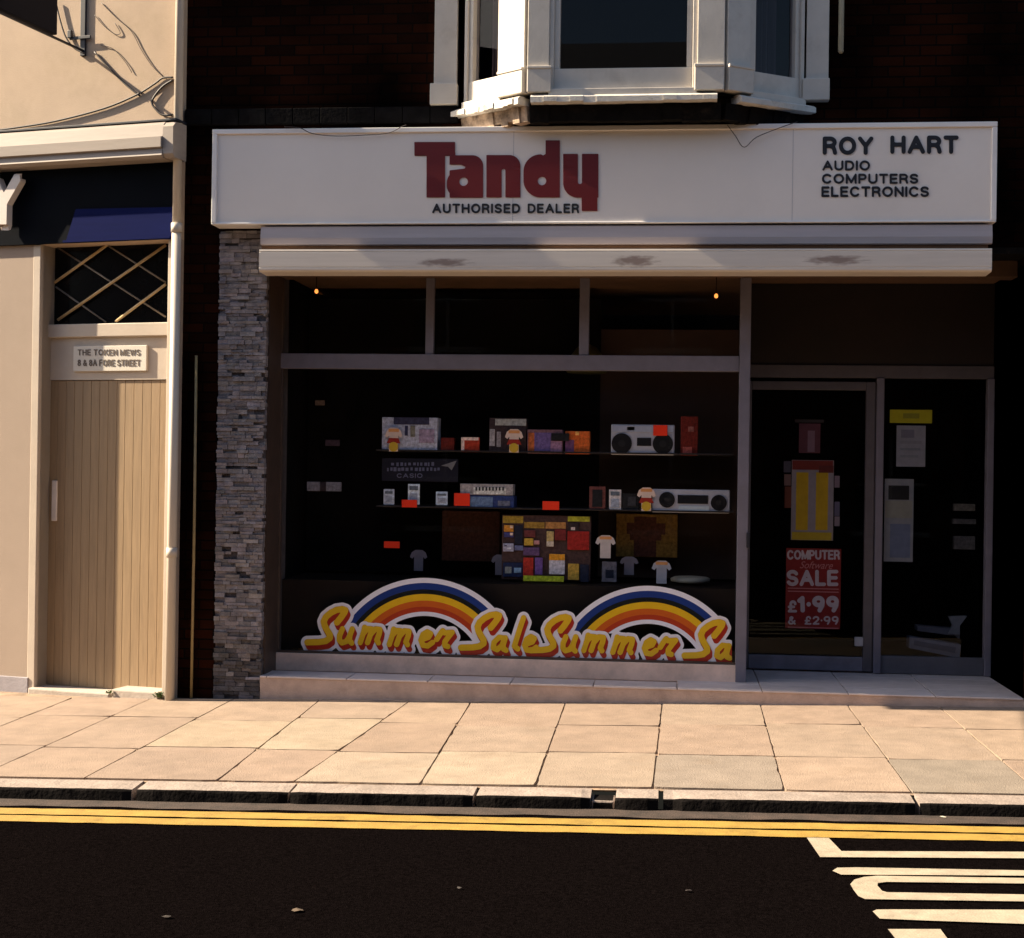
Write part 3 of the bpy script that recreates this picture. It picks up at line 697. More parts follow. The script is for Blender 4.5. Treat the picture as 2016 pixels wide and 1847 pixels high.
z6 = lambda x, y: (786 + .4678 * x, .4678 * y)
def logo(U, V):
    mn, mxm = np.minimum, np.maximum
    T = mn(boxd(U, V, 64, 598, 235, 655), boxd(U, V, 115, 640, 193, 831))
    T = mn(T, polyd(U, V, [(212, 640), (236, 640), (236, 656), (212, 656)]))
    a = mn(boxd(U, V, 212, 654, 353, 832, (0, 44, 0, 0)), boxd(U, V, 200, 716, 300, 832, (56, 0, 0, 52)))
    a = mxm(a, -polyd(U, V, [(190, 693), (262, 693), (279, 702), (276, 710), (215, 717), (190, 740)]))
    a = mxm(a, -boxd(U, V, 190, 717, 206, 742))
    a = mn(a, boxd(U, V, 201, 712, 262, 800, (58, 0, 0, 0))) if False else a
    a = mxm(a, -circ(U, V, 271, 765, 18))
    n = mxm(boxd(U, V, 367, 653, 510, 831, (0, 46, 0, 0)), -boxd(U, V, 431, 711, 447, 850, (8, 8, 0, 0)))
    d = mn(boxd(U, V, 523, 650, 676, 831, (72, 0, 0, 72)), boxd(U, V, 616, 591, 676, 831))
    d = mxm(d, -circ(U, V, 601, 762, 18)); d = mxm(d, -polyd(U, V, [(596, 640), (616, 640), (616, 648), (606, 655), (597, 650)]))
    y = mxm(boxd(U, V, 690, 648, 838, 832, (0, 0, 0, 62)), -boxd(U, V, 752, 600, 769, 775, (0, 0, 8, 8)))
    y = mn(y, boxd(U, V, 768, 800, 834, 888))
    for s in (a, n, d, y): T = mn(T, s)
    return T
cutout('logo_lettering', logo, (40, 570, 860, 900), 2.5, z6, SHOP, YS - .004, RED, sign, .006)
for body, rect, bold in (('AUTHORISED', (851, 401, 1024, 420), .022), ('DEALER', (1039, 401, 1140, 420), .022), ('ROY', (1620, 269, 1719, 305), .03), ('HART', (1753, 267, 1887, 303), .03), ('AUDIO', (1619, 316, 1713, 336), .024), ('COMPUTERS', (1618, 342, 1808, 362), .024), ('ELECTRONICS', (1617, 367, 1829, 388), .024)):
    stext('lettering', body, SHOP, rect, YS - .004, BLACK, sign, .225 if rect[0] > 1600 and rect[1] < 300 else .21, .13 if rect[0] > 1600 else .18, .004, None, .3 if 'ROY' not in body else .45)
# a cable sagging over the top edge of the sign
g = G()
def wire(P, pts, y, r):
    q = []
    for u, v in pts: x, z = P.p(u, v, y); q.append((x, y, z))
    # smooth
    out = []
    for i in range(len(q) - 1):
        p0 = Vector(q[max(i - 1, 0)]); p1 = Vector(q[i]); p2 = Vector(q[i + 1]); p3 = Vector(q[min(i + 2, len(q) - 1)])
        for k in range(5):
            t = k / 5; out.append(.5 * ((2 * p1) + (p2 - p0) * t + (2 * p0 - 5 * p1 + 4 * p2 - p3) * t * t + (3 * p1 - p0 - 3 * p2 + p3) * t ** 3))
    out.append(Vector(q[-1])); g.tube(out, r, 6)
wire(SHOP, [(1432, 246), (1448, 268), (1465, 290), (1490, 270), (1540, 250), (1570, 240)], YS - .03, .003)
g.obj('hanging_wire', CABLE, None, 'thin dark wire hanging in a V over the top edge of the white sign', 'wire')
g = G(); wire(SHOP, [(1055, 238), (1090, 252), (1130, 262), (1200, 265), (1260, 256), (1300, 240)], YS - .03, .003)
bmesh.ops.delete(g.bm, geom=g.bm.verts, context='VERTS')
wire(SHOP, [(560, 250), (590, 252), (615, 263), (660, 268), (720, 266), (765, 262), (790, 250), (800, 246)], YS - .03, .003)  # one dark tube for the wire and its shadow on the sign
g.obj('hanging_wire', CABLE, None, 'dark wire with its shadow line sagging along the top left edge of the white sign', 'wire')
# ---- awning: case and front bar
ax0, ax1, az0, az1 = SHOP.rect(513, 443, 1954, 481, -.20)
bx0, bx1, bz0, bz1 = SHOP.rect(510, 489, 1953, 533, -.27)
awn = thing('shop_awning', 'retracted cream awning case and front bar below the white fascia sign', 'awning', ((ax0 + ax1) / 2, -.1, bz0))
g = G(); g.ext([(-.02, az0 + .02), (-.17, az0), (-.20, az0 + .004), (-.205, az0 + .05), (-.19, az1 - .004), (-.02, az1 - .004)], ax0, ax1); g.obj('case', AWNBOX, awn)
g = G()
g.ext([(-.06, bz0 - .012), (-.255, bz0 - .006), (-.268, bz0 + .004), (-.27, bz0 + .018), (-.266, bz0 + .024), (-.27, bz0 + .03), (-.27, bz1 - .026), (-.266, bz1 - .022), (-.27, bz1 - .016), (-.268, bz1 - .004), (-.06, bz1)], bx0, bx1)
barm = AWN.copy(); barm.name = 'awning_bar_stained'
bt = barm.node_tree; bn = bt.nodes; bl = bt.links
# three rusty scrapes on the bar, where the arms rub
tc = bn.new('ShaderNodeTexCoord'); acc = None
for (u, v, ru, rv) in ((875, 517, 55, 9), (1250, 514, 46, 12), (1645, 512, 60, 10)):
    x, z = SHOP.p(u, v, -.27); ox, oz = (ax0 + ax1) / 2, bz0
    mp = bn.new('ShaderNodeMapping'); mp.vector_type = 'TEXTURE'; mp.inputs['Location'].default_value = (x - ox, -.17, z - oz); mp.inputs['Scale'].default_value = (ru / 267, .5, rv / 267)
    bl.new(tc.outputs['Object'], mp.inputs[0])
    nz = bn.new('ShaderNodeTexNoise'); nz.inputs['Scale'].default_value = 2.2; nz.inputs['Detail'].default_value = 6; bl.new(mp.outputs[0], nz.inputs['Vector'])
    ln = bn.new('ShaderNodeVectorMath'); ln.operation = 'LENGTH'; bl.new(mp.outputs[0], ln.inputs[0])
    ad = bn.new('ShaderNodeMath'); ad.operation = 'MULTIPLY_ADD'; ad.inputs[1].default_value = 1.6; bl.new(nz.outputs['Fac'], ad.inputs[0]); bl.new(ln.outputs['Value'], ad.inputs[2])
    mr = bn.new('ShaderNodeMapRange'); mr.inputs[1].default_value = 1.85; mr.inputs[2].default_value = 1.25; mr.inputs[3].default_value = 0; mr.inputs[4].default_value = .75; bl.new(ad.outputs[0], mr.inputs[0])
    if acc is None: acc = mr.outputs[0]
    else:
        mm = bn.new('ShaderNodeMath'); mm.operation = 'MAXIMUM'; bl.new(acc, mm.inputs[0]); bl.new(mr.outputs[0], mm.inputs[1]); acc = mm.outputs[0]
bs = bn['Principled BSDF']; old = bs.inputs['Base Color'].links[0].from_socket
m4 = bn.new('ShaderNodeMix'); m4.data_type = 'RGBA'; bl.new(acc, m4.inputs[0]); bl.new(old, m4.inputs[6]); m4.inputs[7].default_value = (.17, .10, .08, 1); bl.new(m4.outputs[2], bs.inputs['Base Color'])
g.obj('front_bar', barm, awn)
# small lit bulbs under the canopy
LAMP = pm('lit_bulb', (1.0, .30, .06), .4, 0, 5, emis=.5)
for (u, v, lab) in ((623, 574, 'small glowing orange bulb at the top left of the display window'), (1410, 583, 'small glowing orange bulb at the top right of the display window')):
    x, z = SHOP.p(u, v, YW - .06)
    t = thing('spot_bulb', lab, 'lamp', (x, YW - .06, z + .02), group='small bulbs under the canopy')
    g = G(); g.lathe((x, YW - .06, z), [(.004, -.016), (.012, -.011), (.015, 0), (.012, .011), (.006, .018)], 14); g.obj('bulb', LAMP, t)
    g = G(); g.tube([(x, YW - .06, z + .018), (x, YW - .06, zhead + .13)], .0035, 8); g.obj('holder', pm('holder_black', (.004, .004, .004), .9, spec=.02), t)

# ---- right-hand odds on the upper wall
a = SHOP.rect(1651, 0, 1661, 105, -.05)
g = G(); x = (a[0] + a[1]) / 2; g.tube([(x, -.05, a[2]), (x, -.05, a[2] + .015), (x, -.05, 6.8)], [.012, .02, .02], 10)
g.obj('overflow_pipe', pm('dull_white_pipe', (.34, .31, .22), .5, .15, 6), None, 'short white pipe hanging on the dark brick right of the bay window', 'pipe')
# ---- strip between the houses
cx_, cz_ = SHOP.p(382, 1000, -.03); ct = SHOP.p(382, 700, -.03)[1]
g = G(); g.tube([(cx_, -.03, gz(cx_, 0) - .02), (cx_ + .004, -.03, 1.2), (cx_, -.03, ct)], .011, 8)
g.obj('conduit', BRASS, None, 'thin pale conduit standing against the dark brick beside the stone pillar', 'pipe')

# ---- unseen terrace added behind the viewer to shade the sky and darken the glass
ter = thing('added_terrace', 'unseen long dark brick terrace added across the street from the shop', 'building', (0, -14.5, 0))
g = G(); g.box(-22, 24, -22, -14.5, -1.2, 7.4); g.box(-22.2, 24.2, -22, -14.35, 7.4, 7.65); g.obj('brick_wall', brick('added_terrace_brick', (.16, .07, .045), (.10, .05, .035), (.12, .11, .09)), ter)  # walls of the added terrace
g = G(); g.ext([(-22, 7.65), (-14.4, 7.65), (-18.2, 9.9)], -22.2, 24.2); g.obj('added_terrace_roof', pm('added_terrace_slate', (.06, .06, .07), .7, .3, 8), ter)
TW = pm('added_terrace_window_dark', (.01, .01, .012), .2, .2, 3)
for i in range(11):
    x = -20 + i * 4
    for z0, z1 in ((.7, 2.4), (3.9, 5.6)):
        g = G(); g.box(x - .6, x + .6, -14.52, -14.47, z0, z1); w_ = g.obj('added_terrace_window', TW, ter)
        g = G(); g.box(x - .7, x + .7, -14.56, -14.40, z0 - .1, z0); g.box(x - .03, x + .03, -14.5, -14.45, z0, z1); g.box(x - .6, x + .6, -14.5, -14.44, (z0 + z1) / 2 - .03, (z0 + z1) / 2 + .03); g.obj('frame', WHITE, w_)

# ================================================================== NEIGHBOURING HOUSE
house = thing('neighbouring_house', 'pale rendered house with navy fascia and tan boarded side door left of the shop', 'building', tuple(ML @ Vector((-1.5, .5, 0))), Matrix.Rotation(R(-12.5), 3, 'Z'))
F = ML
N = NEXT
def ng(): return G(F)
hL = -7.0
zf_t = N.p(170, 318, 0)[1]; zf_b = N.p(170, 478, 0)[1]
dl, dr, _, _ = N.rect(62, 900, 326, 1000, 0)
RD = .155                                    # door recess
g = ng(); g.box(hL, -.0, 0, .4, zf_b, 8.3); g.obj('upper_wall', RENDER, house)
g = ng(); g.box(hL, dl, 0, .4, N.p(30, 1332, 0)[1], zf_b); g.obj('lower_wall', RENDER2, house)
g = ng(); g.box(hL, dl, -.012, .4, -.5, N.p(30, 1332, 0)[1], .004); g.obj('plinth', PLINTH, house)
g = ng(); g.box(dr, 0, 0.0, .4, -.5, zf_b); g.box(dl - .4, dr, RD + .08, .5, -.5, zf_b); g.box(-.3, 0, .4, 5, -.5, 8.3); g.obj('backing_wall', RENDER2, house)
# blind box on top of the fascia
b0, b1, bzz0, bzz1 = N.rect(0, 255, 336, 322, -.22)
zt_, zm1, zm0, zbm = N.p(170, 246, -.2)[1], N.p(170, 276, -.22)[1], N.p(170, 299, -.22)[1], N.p(170, 319, -.2)[1]
g = ng(); g.ext([(0, zbm), (-.17, zbm), (-.20, zbm + .02), (-.19, zm0), (-.215, zm0 + .006), (-.215, zm1 - .006), (-.19, zm1), (-.175, zt_ - .03), (-.15, zt_ - .006), (0, zt_)], hL, b1 - .09)
bb = g.obj('blind_box', CREAM, house)
g = ng(); g.ext([(0, zbm + .004), (-.16, zbm + .004), (-.19, zbm + .03), (-.19, zt_ - .05), (-.15, zt_ - .012), (0, zt_ - .006)], b1 - .088, b1, 0); g.obj('end_cap', CREAM, bb)
g = ng(); g.box(hL, b1, -.155, 0, zt_ + .001, zt_ + .018, .003); g.obj('lead_flashing', BLKMET, bb)
g = ng(); g.box(hL, -.012, -.035, 0, zf_b, zbm - .001); g.obj('fascia', NAVY, house)
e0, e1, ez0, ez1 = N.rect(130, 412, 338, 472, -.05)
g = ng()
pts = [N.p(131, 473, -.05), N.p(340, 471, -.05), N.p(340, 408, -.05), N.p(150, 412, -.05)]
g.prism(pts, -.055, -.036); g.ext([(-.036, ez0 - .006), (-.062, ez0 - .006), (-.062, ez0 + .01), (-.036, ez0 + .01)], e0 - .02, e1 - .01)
g.obj('sunlit_fascia_patch', BLUE, house)  # raised sheet coloured as the fascia's sunlit part
yc = lambda x, y: (.2696 * x, .2696 * y)
def ylet(U, V):
    d = np.minimum(stroke(U, V, [(-22, 1318), (40, 1480)], 60), stroke(U, V, [(138, 1318), (40, 1490)], 60))
    d = np.minimum(d, stroke(U, V, [(40, 1470), (36, 1640)], 62))
    return np.maximum(d, np.maximum(1302 - V, V - 1650))
yo = cutout('letter', ylet, (-80, 1290, 190, 1665), 6, yc, N, -.10, pm('letter_white', (.66, .60, .56), .4, .05), house, .0)
yo.modifiers.new('thickness', 'SOLIDIFY').thickness = .07; yo.modifiers[0].offset = 0
# door frame, transom with lattice, panel, plaque, door, step
zd_t = N.p(210, 748, RD)[1]; zp_b = zd_t; zp_t = N.p(210, 664, RD)[1]; zr_t = N.p(210, 638, RD)[1]; zl_t = zf_b
zst = N.p(210, 1356, RD)[1]
iL, iR = N.rect(95, 900, 325, 1000, RD)[0], dr
jl0, jl1 = N.rect(56, 900, 66, 1000, -.02)[:2]
FR = pm('cream_frame_paint', (.48, .41, .34), .45, .06, 5, .05, 50, dirt=.3, dirtcol=(.42, .30, .18))
g = ng()
g.box(jl0, jl1 + .02, -.002, RD + .08, zst - .02, zf_b, .004); g.box(jl1 + .02, iL, .03, RD + .08, zst - .02, zf_b, .004)
g.box(iR, 0 - .002, -.012, RD + .08, gz(hx, 0) - .05, zf_b, .004)
g.box(iL, iR, RD - .045, RD + .06, zp_t, zr_t, .006)
df = g.obj('door_frame', FR, house)
g = ng(); g.box(iL, iR, RD - .01, RD + .05, zp_b, zp_t); g.obj('transom_panel', FR, df)
g = ng(); g.face([(iL, RD + .03, zr_t), (iR, RD + .03, zr_t), (iR, RD + .03, zf_b), (iL, RD + .03, zf_b)]); tw_ = g.obj('transom_window', pm('dark_transom_glass', (.004, .004, .005), .12, .2, 3, spec=.15), house)
lm = pm('lattice_paint', (.50, .36, .19), .5, .15, 8); lm2 = pm('lattice_lead', (.20, .17, .14), .5, .2, 8)
for pair, m_, r_ in ((((108, 556), (212, 482)), lm, .012), (((114, 630), (326, 483)), lm, .012), (((228, 633), (326, 560)), lm, .012),
                     (((210, 482), (326, 556)), lm2, .007), (((108, 484), (326, 624)), lm2, .007), (((110, 565), (208, 634)), lm2, .007)):
    (u0, v0), (u1, v1) = pair; y = RD + (.0 if m_ is lm else .014)
    a, b = N.p(u0, v0, y), N.p(u1, v1, y); g = ng(); g.tube([(a[0], y, a[1]), (b[0], y, b[1])], r_, 6); g.obj('lattice_bar', m_, tw_)
q = N.rect(146, 681, 290, 731, RD - .02)
pl = thing('name_plaque', 'small cream name plaque with two lines of lettering above the tan door', 'sign', tuple(F @ Vector(((q[0] + q[1]) / 2, RD - .02, q[2]))), Matrix.Rotation(R(-12.5), 3, 'Z'))
g = ng(); g.box(q[0], q[1], RD - .032, RD - .011, q[2], q[3], .003); g.obj('plate', pm('plaque_cream', (.60, .56, .50), .45, .05), pl)
PLT = pm('plaque_lettering', (.10, .075, .06), .5)
stext('lettering', 'THE TOKEN MEWS', N, (153, 688, 276, 700), RD - .034, PLT, pl, .17, .2, .002)
stext('lettering', '8 & 8A FORE STREET', N, (153, 708, 276, 721), RD - .034, PLT, pl, .17, .2, .002)
nb = 15; bw = (iR - iL) / nb
g = ng()
for i in range(nb):
    x0, x1 = iL + i * bw, iL + (i + 1) * bw
    g.box(x0 + .0007, x1 - .0007, RD, RD + .04, zst, zd_t - .004, .003)
door = g.obj('side_door', DOORW, house)
q = N.rect(101, 946, 111, 1026, RD - .02)
g = ng(); g.box(q[0], q[1], RD - .02, RD - .001, q[2], q[3], .006); g.obj('handle', pm('handle_plate', (.62, .56, .52), .4), door)
for (u0, u1) in ((55, 216), (220, 312)):
    a, b, c, d = N.rect(u0, 1358, u1, 1372, -.04)
    g = ng(); g.box(a, b, -.045, RD + .02, c - .06, N.p((u0 + u1) / 2, 1357, .02)[1], .012); g.obj('door_step', STEPW, house)
# weeds growing by the step
for k, (u, v, lab) in enumerate(((216, 1362, 'small green weed growing in the gap of the white door step'), (312, 1370, 'larger green weed growing at the foot of the white downpipe'))):
    x, z = N.p(u, v, -.05); g = ng()
    for i in range(34 if k else 20):
        a = random.uniform(0, 6.28); l = random.uniform(.025, .07) * (1.1 if k else .8); d = Vector((math.cos(a) * .8, math.sin(a) * .5, random.uniform(.3, 1.1))).normalized()
        o = Vector((x + random.uniform(-.03, .03), -.05 + random.uniform(-.015, .015), z - .015)); s = d.cross(Vector((0, 0, 1))).normalized() * .007
        mid = o + d * l * .6; tip = o + d * l - Vector((0, 0, l * .2))
        g.face([tuple(o), tuple(mid + s), tuple(tip), tuple(mid - s)])
    g.obj('weed', LEAF, None, lab, 'weed', 'weeds by the door step')
# corner downpipe
xs_ = N.p(344, 700, -.05)[0] - .01; xb_, zb_ = N.p(338, 1376, -.05)
g = ng(); zj = N.p(345, 458, -.05)[1]
g.tube([(xs_ + .01, -.05, zb_ - .02), (xs_ + .01, -.05, zj)], .036, 18); g.tube([(xs_ + .01, -.05, zj - .01), (xs_ + .01, -.05, 8)], .033, 18)
pipe = thing('downpipe', 'white painted downpipe running down the corner between pale house and dark shop', 'pipe', tuple(F @ Vector((xs_ + .01, -.05, zb_))))
g.obj('pipe', PIPEW, pipe)
for zz in (zj, zj + 1.95, 1.0):
    g = ng(); g.tube([(xs_ + .01, -.05, zz), (xs_ + .01, -.05, zz + .07)], .042, 18); g.obj('collar', PIPEW, pipe)
# projecting sign on its wall bracket
bx_, bz_ = N.p(165, 106, 0)
hs = thing('projecting_sign', 'dark sign board on an iron bracket jutting out from the pale house wall', 'sign', tuple(F @ Vector((bx_, 0, bz_))), Matrix.Rotation(R(-12.5), 3, 'Z'))
g = ng(); g.box(bx_ - .022, bx_ + .022, -.02, .004, bz_ - .02, 7.2, .003); zc = N.p(165, 76, 0)[1]; g.box(bx_ - .11, bx_ + .08, -.035, -.021, zc - .012, zc + .012, .003); g.box(bx_ - .12, bx_ - .085, -.05, -.02, zc, zc + .06, .004)
g.obj('wall_bracket', BLKMET, hs)
g = ng(); g.tube([(bx_, -.02, bz_ + .02), (bx_, -2.2, bz_ + .02)], .011, 8); g.obj('arm', BLKMET, hs)
# board starts where the picture shows its inner edge
def arm_y(u):
    lo, hi = -2.5, 0
    for _ in range(40):
        mid = (lo + hi) / 2
        if N.p(u, 80, mid)[0] > bx_: lo, hi = lo, hi
        # picture u of the arm at depth mid
        w = F @ Vector((bx_, mid, bz_ + .02)) - CPOS
        uu = PW / 2 + FOC * w.dot(CR) / w.dot(fwd)
        if uu > u: hi = mid
        else: lo = mid
    return (lo + hi) / 2
yb_ = arm_y(106)
g = ng(); g.box(bx_ - .03, bx_ + .03, yb_ - .7, yb_, bz_ + .035, bz_ + .9, .006); g.obj('board', pm('board_navy', (.004, .005, .011), .6, spec=.1), hs)
# loose cables clipped to the wall, with cast shadows traced as dark tubes
g = ng()
zw1 = lambda pts: [(.2696 * x, .2696 * y) for x, y in pts]
def wireN(pts, y, r):
    q = [(*N.p(u, v, y),) for u, v in pts]; q = [(a, y, b) for a, b in q]; out = []
    for i in range(len(q) - 1):
        p0 = Vector(q[max(i - 1, 0)]); p1 = Vector(q[i]); p2 = Vector(q[i + 1]); p3 = Vector(q[min(i + 2, len(q) - 1)])
        for k in range(5):
            t = k / 5; out.append(.5 * ((2 * p1) + (p2 - p0) * t + (2 * p0 - 5 * p1 + 4 * p2 - p3) * t * t + (3 * p1 - p0 - 3 * p2 + p3) * t ** 3))
    out.append(Vector(q[-1])); g.tube(out, r, 6)
wireN(zw1([(1262, 566), (1190, 570), (1130, 612), (1000, 692), (760, 792), (400, 886), (100, 935), (-100, 960)]), -.012, .008)
wireN(zw1([(1262, 585), (1180, 640), (1110, 740), (1140, 800), (1190, 840), (1262, 838)]), -.014, .009)
wireN(zw1([(405, 0), (440, 150), (480, 270), (540, 350), (620, 390)]), -.02, .007)
wireN(zw1([(740, 20), (850, 130), (960, 230), (1030, 360), (1110, 480), (1190, 560)]), -.007, .003)  # thin cast-shadow curve, put in as a dark tube
wireN(zw1([(690, 110), (760, 190), (840, 250), (878, 240), (840, 170)]), -.008, .0028)  # curled wire shadows, this tube and the next
wireN(zw1([(735, 330), (830, 360), (920, 460), (962, 530)]), -.008, .0028)
wireN(zw1([(690, 380), (800, 500), (920, 620), (1020, 700)]), -.012, .007)  # the bracket arm's cast shadow, laid on the wall as a tube
g.obj('cables_and_shadow_lines', CABLE, None, 'tangle of dark loose cables and thin shadow lines on the pale wall by the downpipe', 'cable')

# ================================================================== WINDOW DISPLAY
def shelf(name, v0, u0, u1, y0, y1, lab, th=.012, m=None):
    zz = SHOP.p((u0 + u1) / 2, v0, y0)[1]; a, b = SHOP.p(u0, v0, y0)[0], SHOP.p(u1, v0, y0)[0]
    g = G(); g.box(a, b, y0, y1, zz - th, zz, .002); g.obj(name, m or pm('black_shelf', (.02, .016, .016), .3, .2, 5), None, lab, 'shelf', 'display shelves in the shop window')
    return zz
YI = .80
shelf('shelf', 889, 740, 1445, YI - .02, 1.39, 'upper dark shelf behind the window carrying cartons and the short silver radio')
shelf('shelf', 1001, 740, 1445, YI - .02, 1.39, 'lower dark shelf behind the window carrying the pale keyboard and the long radio')
KR = col('tag_red', (.95, .05, .018), .5, .05)
def printed(c):
    n = 'p%02d%02d%02d' % tuple(int(99 * min(1, q)) for q in c)
    return pm(n, tuple(min(.9, q * 1.4) for q in c), .5, .5, 38, spec=.15, dirt=.35, dirtcol=tuple(q * .25 for q in c))
def item(name, label, cat, rect, y, dep, c, extra=(), zfloor=None, group=None, tilt=0):
    """a boxed thing facing the street; extra = printed patches (rect, colour)"""
    a, b, z0, z1 = SHOP.rect(*rect, y)
    if zfloor is not None: z0 = zfloor
    t = thing(name, label, cat, ((a + b) / 2, y, z0), group=group)
    g = G(); g.box(a, b, y, y + dep, z0, z1, min(.004, (z1 - z0) * .1)); g.obj('body', printed(c), t)
    for k, (nm, r, cc) in enumerate(extra):
        p, q, s, w = SHOP.rect(*r, y - .003); g = G(); g.box(p, q, y - .004 - .0008 * k, y + .001, s, w, .001)
        g.obj(nm, printed(cc), t)
    return t
def price_card(label, rect, y, top=(.75, .58, .5), base=(.62, .40, .04), full=True, zfloor=None):
    u0, v0, u1, v1 = rect; t_h = (v1 - v0)
    a, b, z0, z1 = SHOP.rect(*rect, y)
    if zfloor is not None: z0 = min(z0, zfloor)
    t = thing('price_card', label, 'price card', ((a + b) / 2, y, z0), group='shaped price cards in the window')
    h = z1 - z0; w = b - a
    P_ = [(a, z0 + h * .66), (a + w * .10, z0 + h * .88), (a + w * .30, z1), (a + w * .70, z1), (b - w * .10, z0 + h * .88), (b, z0 + h * .66), (b - w * .13, z0 + h * .58), (b - w * .24, z0 + h * .68), (b - w * .24, z0), (a + w * .24, z0), (a + w * .24, z0 + h * .68), (a + w * .13, z0 + h * .58)]
    g = G(); g.prism(P_, y, y + .004); g.obj('card', col('c%02d%02d%02d' % tuple(int(99 * min(1, q)) for q in top), top), t)
    if full:
        g = G(); g.prism([(a + w * .2, z0 + h * .82), (a + w * .8, z0 + h * .82), (a + w * .8, z0 + h * .95), (a + w * .2, z0 + h * .95)], y - .002, y + .001); g.obj('print_band', col('print_orange', (.7, .32, .12)), t)
    if base:
        g = G(); g.prism([(a + w * .1, z0 + h * .34), (a + w * .9, z0 + h * .34), (a + w * .78, z0 + h * .56), (a + w * .22, z0 + h * .56)], y - .002, y + .001); g.obj('red_patch', col('patch_red', (.32, .03, .02)), t)
        g = G(); g.disc((a + b) / 2, z0 + h * .2, h * .2, y - .004, y - .0005); g.obj('yellow_spot', col('spot_yellow', base), t)
    return t
def red_tag(label, rect, y):
    a, b, z0, z1 = SHOP.rect(*rect, y); g = G(); r = min(.012, (z1 - z0) * .3)
    g.box(a, b, y - .004, y, z0, z1, r * .15); g.obj('red_tag', KR, None, label, 'tag', 'bright red tags in the window')
# upper shelf
item('carton', 'grey blue printed carton at the left end of the upper shelf', 'carton', (752, 822, 861, 886), YI, .18, (.34, .35, .43), (('picture', (775, 822, 845, 836), (.03, .03, .06)), ('picture', (797, 838, 803, 858), (.03, .03, .07)), ('picture', (808, 838, 817, 860), (.16, .15, .12)), ('picture', (825, 845, 855, 872), (.26, .2, .28))))
price_card('yellow and pink price card leaning on the grey blue carton', (758, 842, 792, 887), YI - .03, zfloor=SHOP.p(770, 889, YI)[1])
item('small_box', 'small dark red box between the grey blue carton and the red booklet', 'box', (868, 862, 894, 889), YI, .08, (.10, .012, .008))
item('booklet', 'small red and white booklet standing on the upper shelf', 'booklet', (908, 861, 944, 890), YI, .03, (.28, .03, .015), (('white_edge', (908, 861, 942, 867), (.6, .45, .4)), ('white_edge', (908, 867, 914, 889), (.6, .45, .4))))
item('carton', 'dark carton with a pale top strip behind the second price card', 'carton', (963, 823, 1036, 891), YI + .02, .16, (.035, .022, .024), (('pale_strip', (975, 825, 1036, 838), (.27, .27, .26)), ('picture', (964, 845, 974, 878), (.3, .28, .3)), ('picture', (978, 850, 986, 880), (.22, .2, .22))))
price_card('pink price card with a yellow spot before the dark carton', (994, 845, 1030, 891), YI - .03, zfloor=SHOP.p(1000, 891, YI)[1])
item('carton', 'purple and orange picture carton in the middle of the upper shelf', 'carton', (1038, 846, 1108, 893), YI + .01, .14, (.17, .085, .10), (('picture', (1052, 852, 1085, 888), (.11, .075, .20)), ('picture', (1040, 852, 1052, 888), (.34, .09, .03)), ('picture', (1084, 868, 1106, 892), (.22, .12, .2))))
item('camera', 'small black camera on the purple picture carton', 'camera', (1085, 853, 1120, 868), YI - .012, .06, (.012, .012, .014))
item('carton', 'bright orange carton beside the purple picture carton', 'carton', (1113, 849, 1161, 894), YI + .02, .15, (.46, .095, .02), (('picture', (1113, 866, 1130, 893), (.12, .05, .12)), ('picture', (1133, 850, 1140, 857), (.7, .35, .1))))
def radio(label, rect, y, sp, fascia, extra, hy=0):
    a, b, z0, z1 = SHOP.rect(*rect, y)
    t = thing('radio_cassette', label, 'radio', ((a + b) / 2, y, z0), group='silver radio cassette players')
    sil = pm('silver_plastic', (.44, .45, .53), .35, .12, 9)
    g = G(); g.box(a, b, y, y + .12, z0, z1, .008); g.obj('body', sil, t)
    for (u, v, r) in sp:
        x, z = SHOP.p(u, v, y - .005); rr = r / 267 * 1.07
        g = G(); g.disc(x, z, rr, y - .010, y + .004, 28); s = g.obj('speaker', col('speaker_black', (.010, .010, .012)), t)
        g = G(); g.disc(x, z, rr * .35, y - .013, y - .008, 20); g.obj('cone', col('speaker_cone', (.02, .02, .022)), s)
    for nm, r, c in extra:
        p, q, s, w = SHOP.rect(*r, y - .004); g = G(); g.box(p, q, y - .008, y + .002, s, w, .002); g.obj(nm, col('c%02d%02d%02d' % tuple(int(99 * min(1, k)) for k in c), c), t)
    return t
radio('short silver radio cassette player at the right of the upper shelf', (1203, 836, 1328, 896), YI, [(1224, 873, 20), (1305, 874, 20)], None,
      [('dial', (1206, 838, 1326, 851), (.36, .40, .52)), ('cassette_door', (1254, 862, 1282, 878), (.012, .012, .015)), ('badge', (1234, 840, 1250, 848), (.6, .64, .7))])
red_tag('red tag stuck on the top of the short silver radio', (1286, 837, 1314, 858), YI - .015)
item('carton', 'tall dark red carton right of the short silver radio', 'carton', (1340, 820, 1374, 897), YI + .02, .12, (.10, .016, .010), (('picture', (1344, 880, 1362, 896), (.26, .06, .05)), ('picture', (1355, 840, 1366, 850), (.2, .07, .06))))
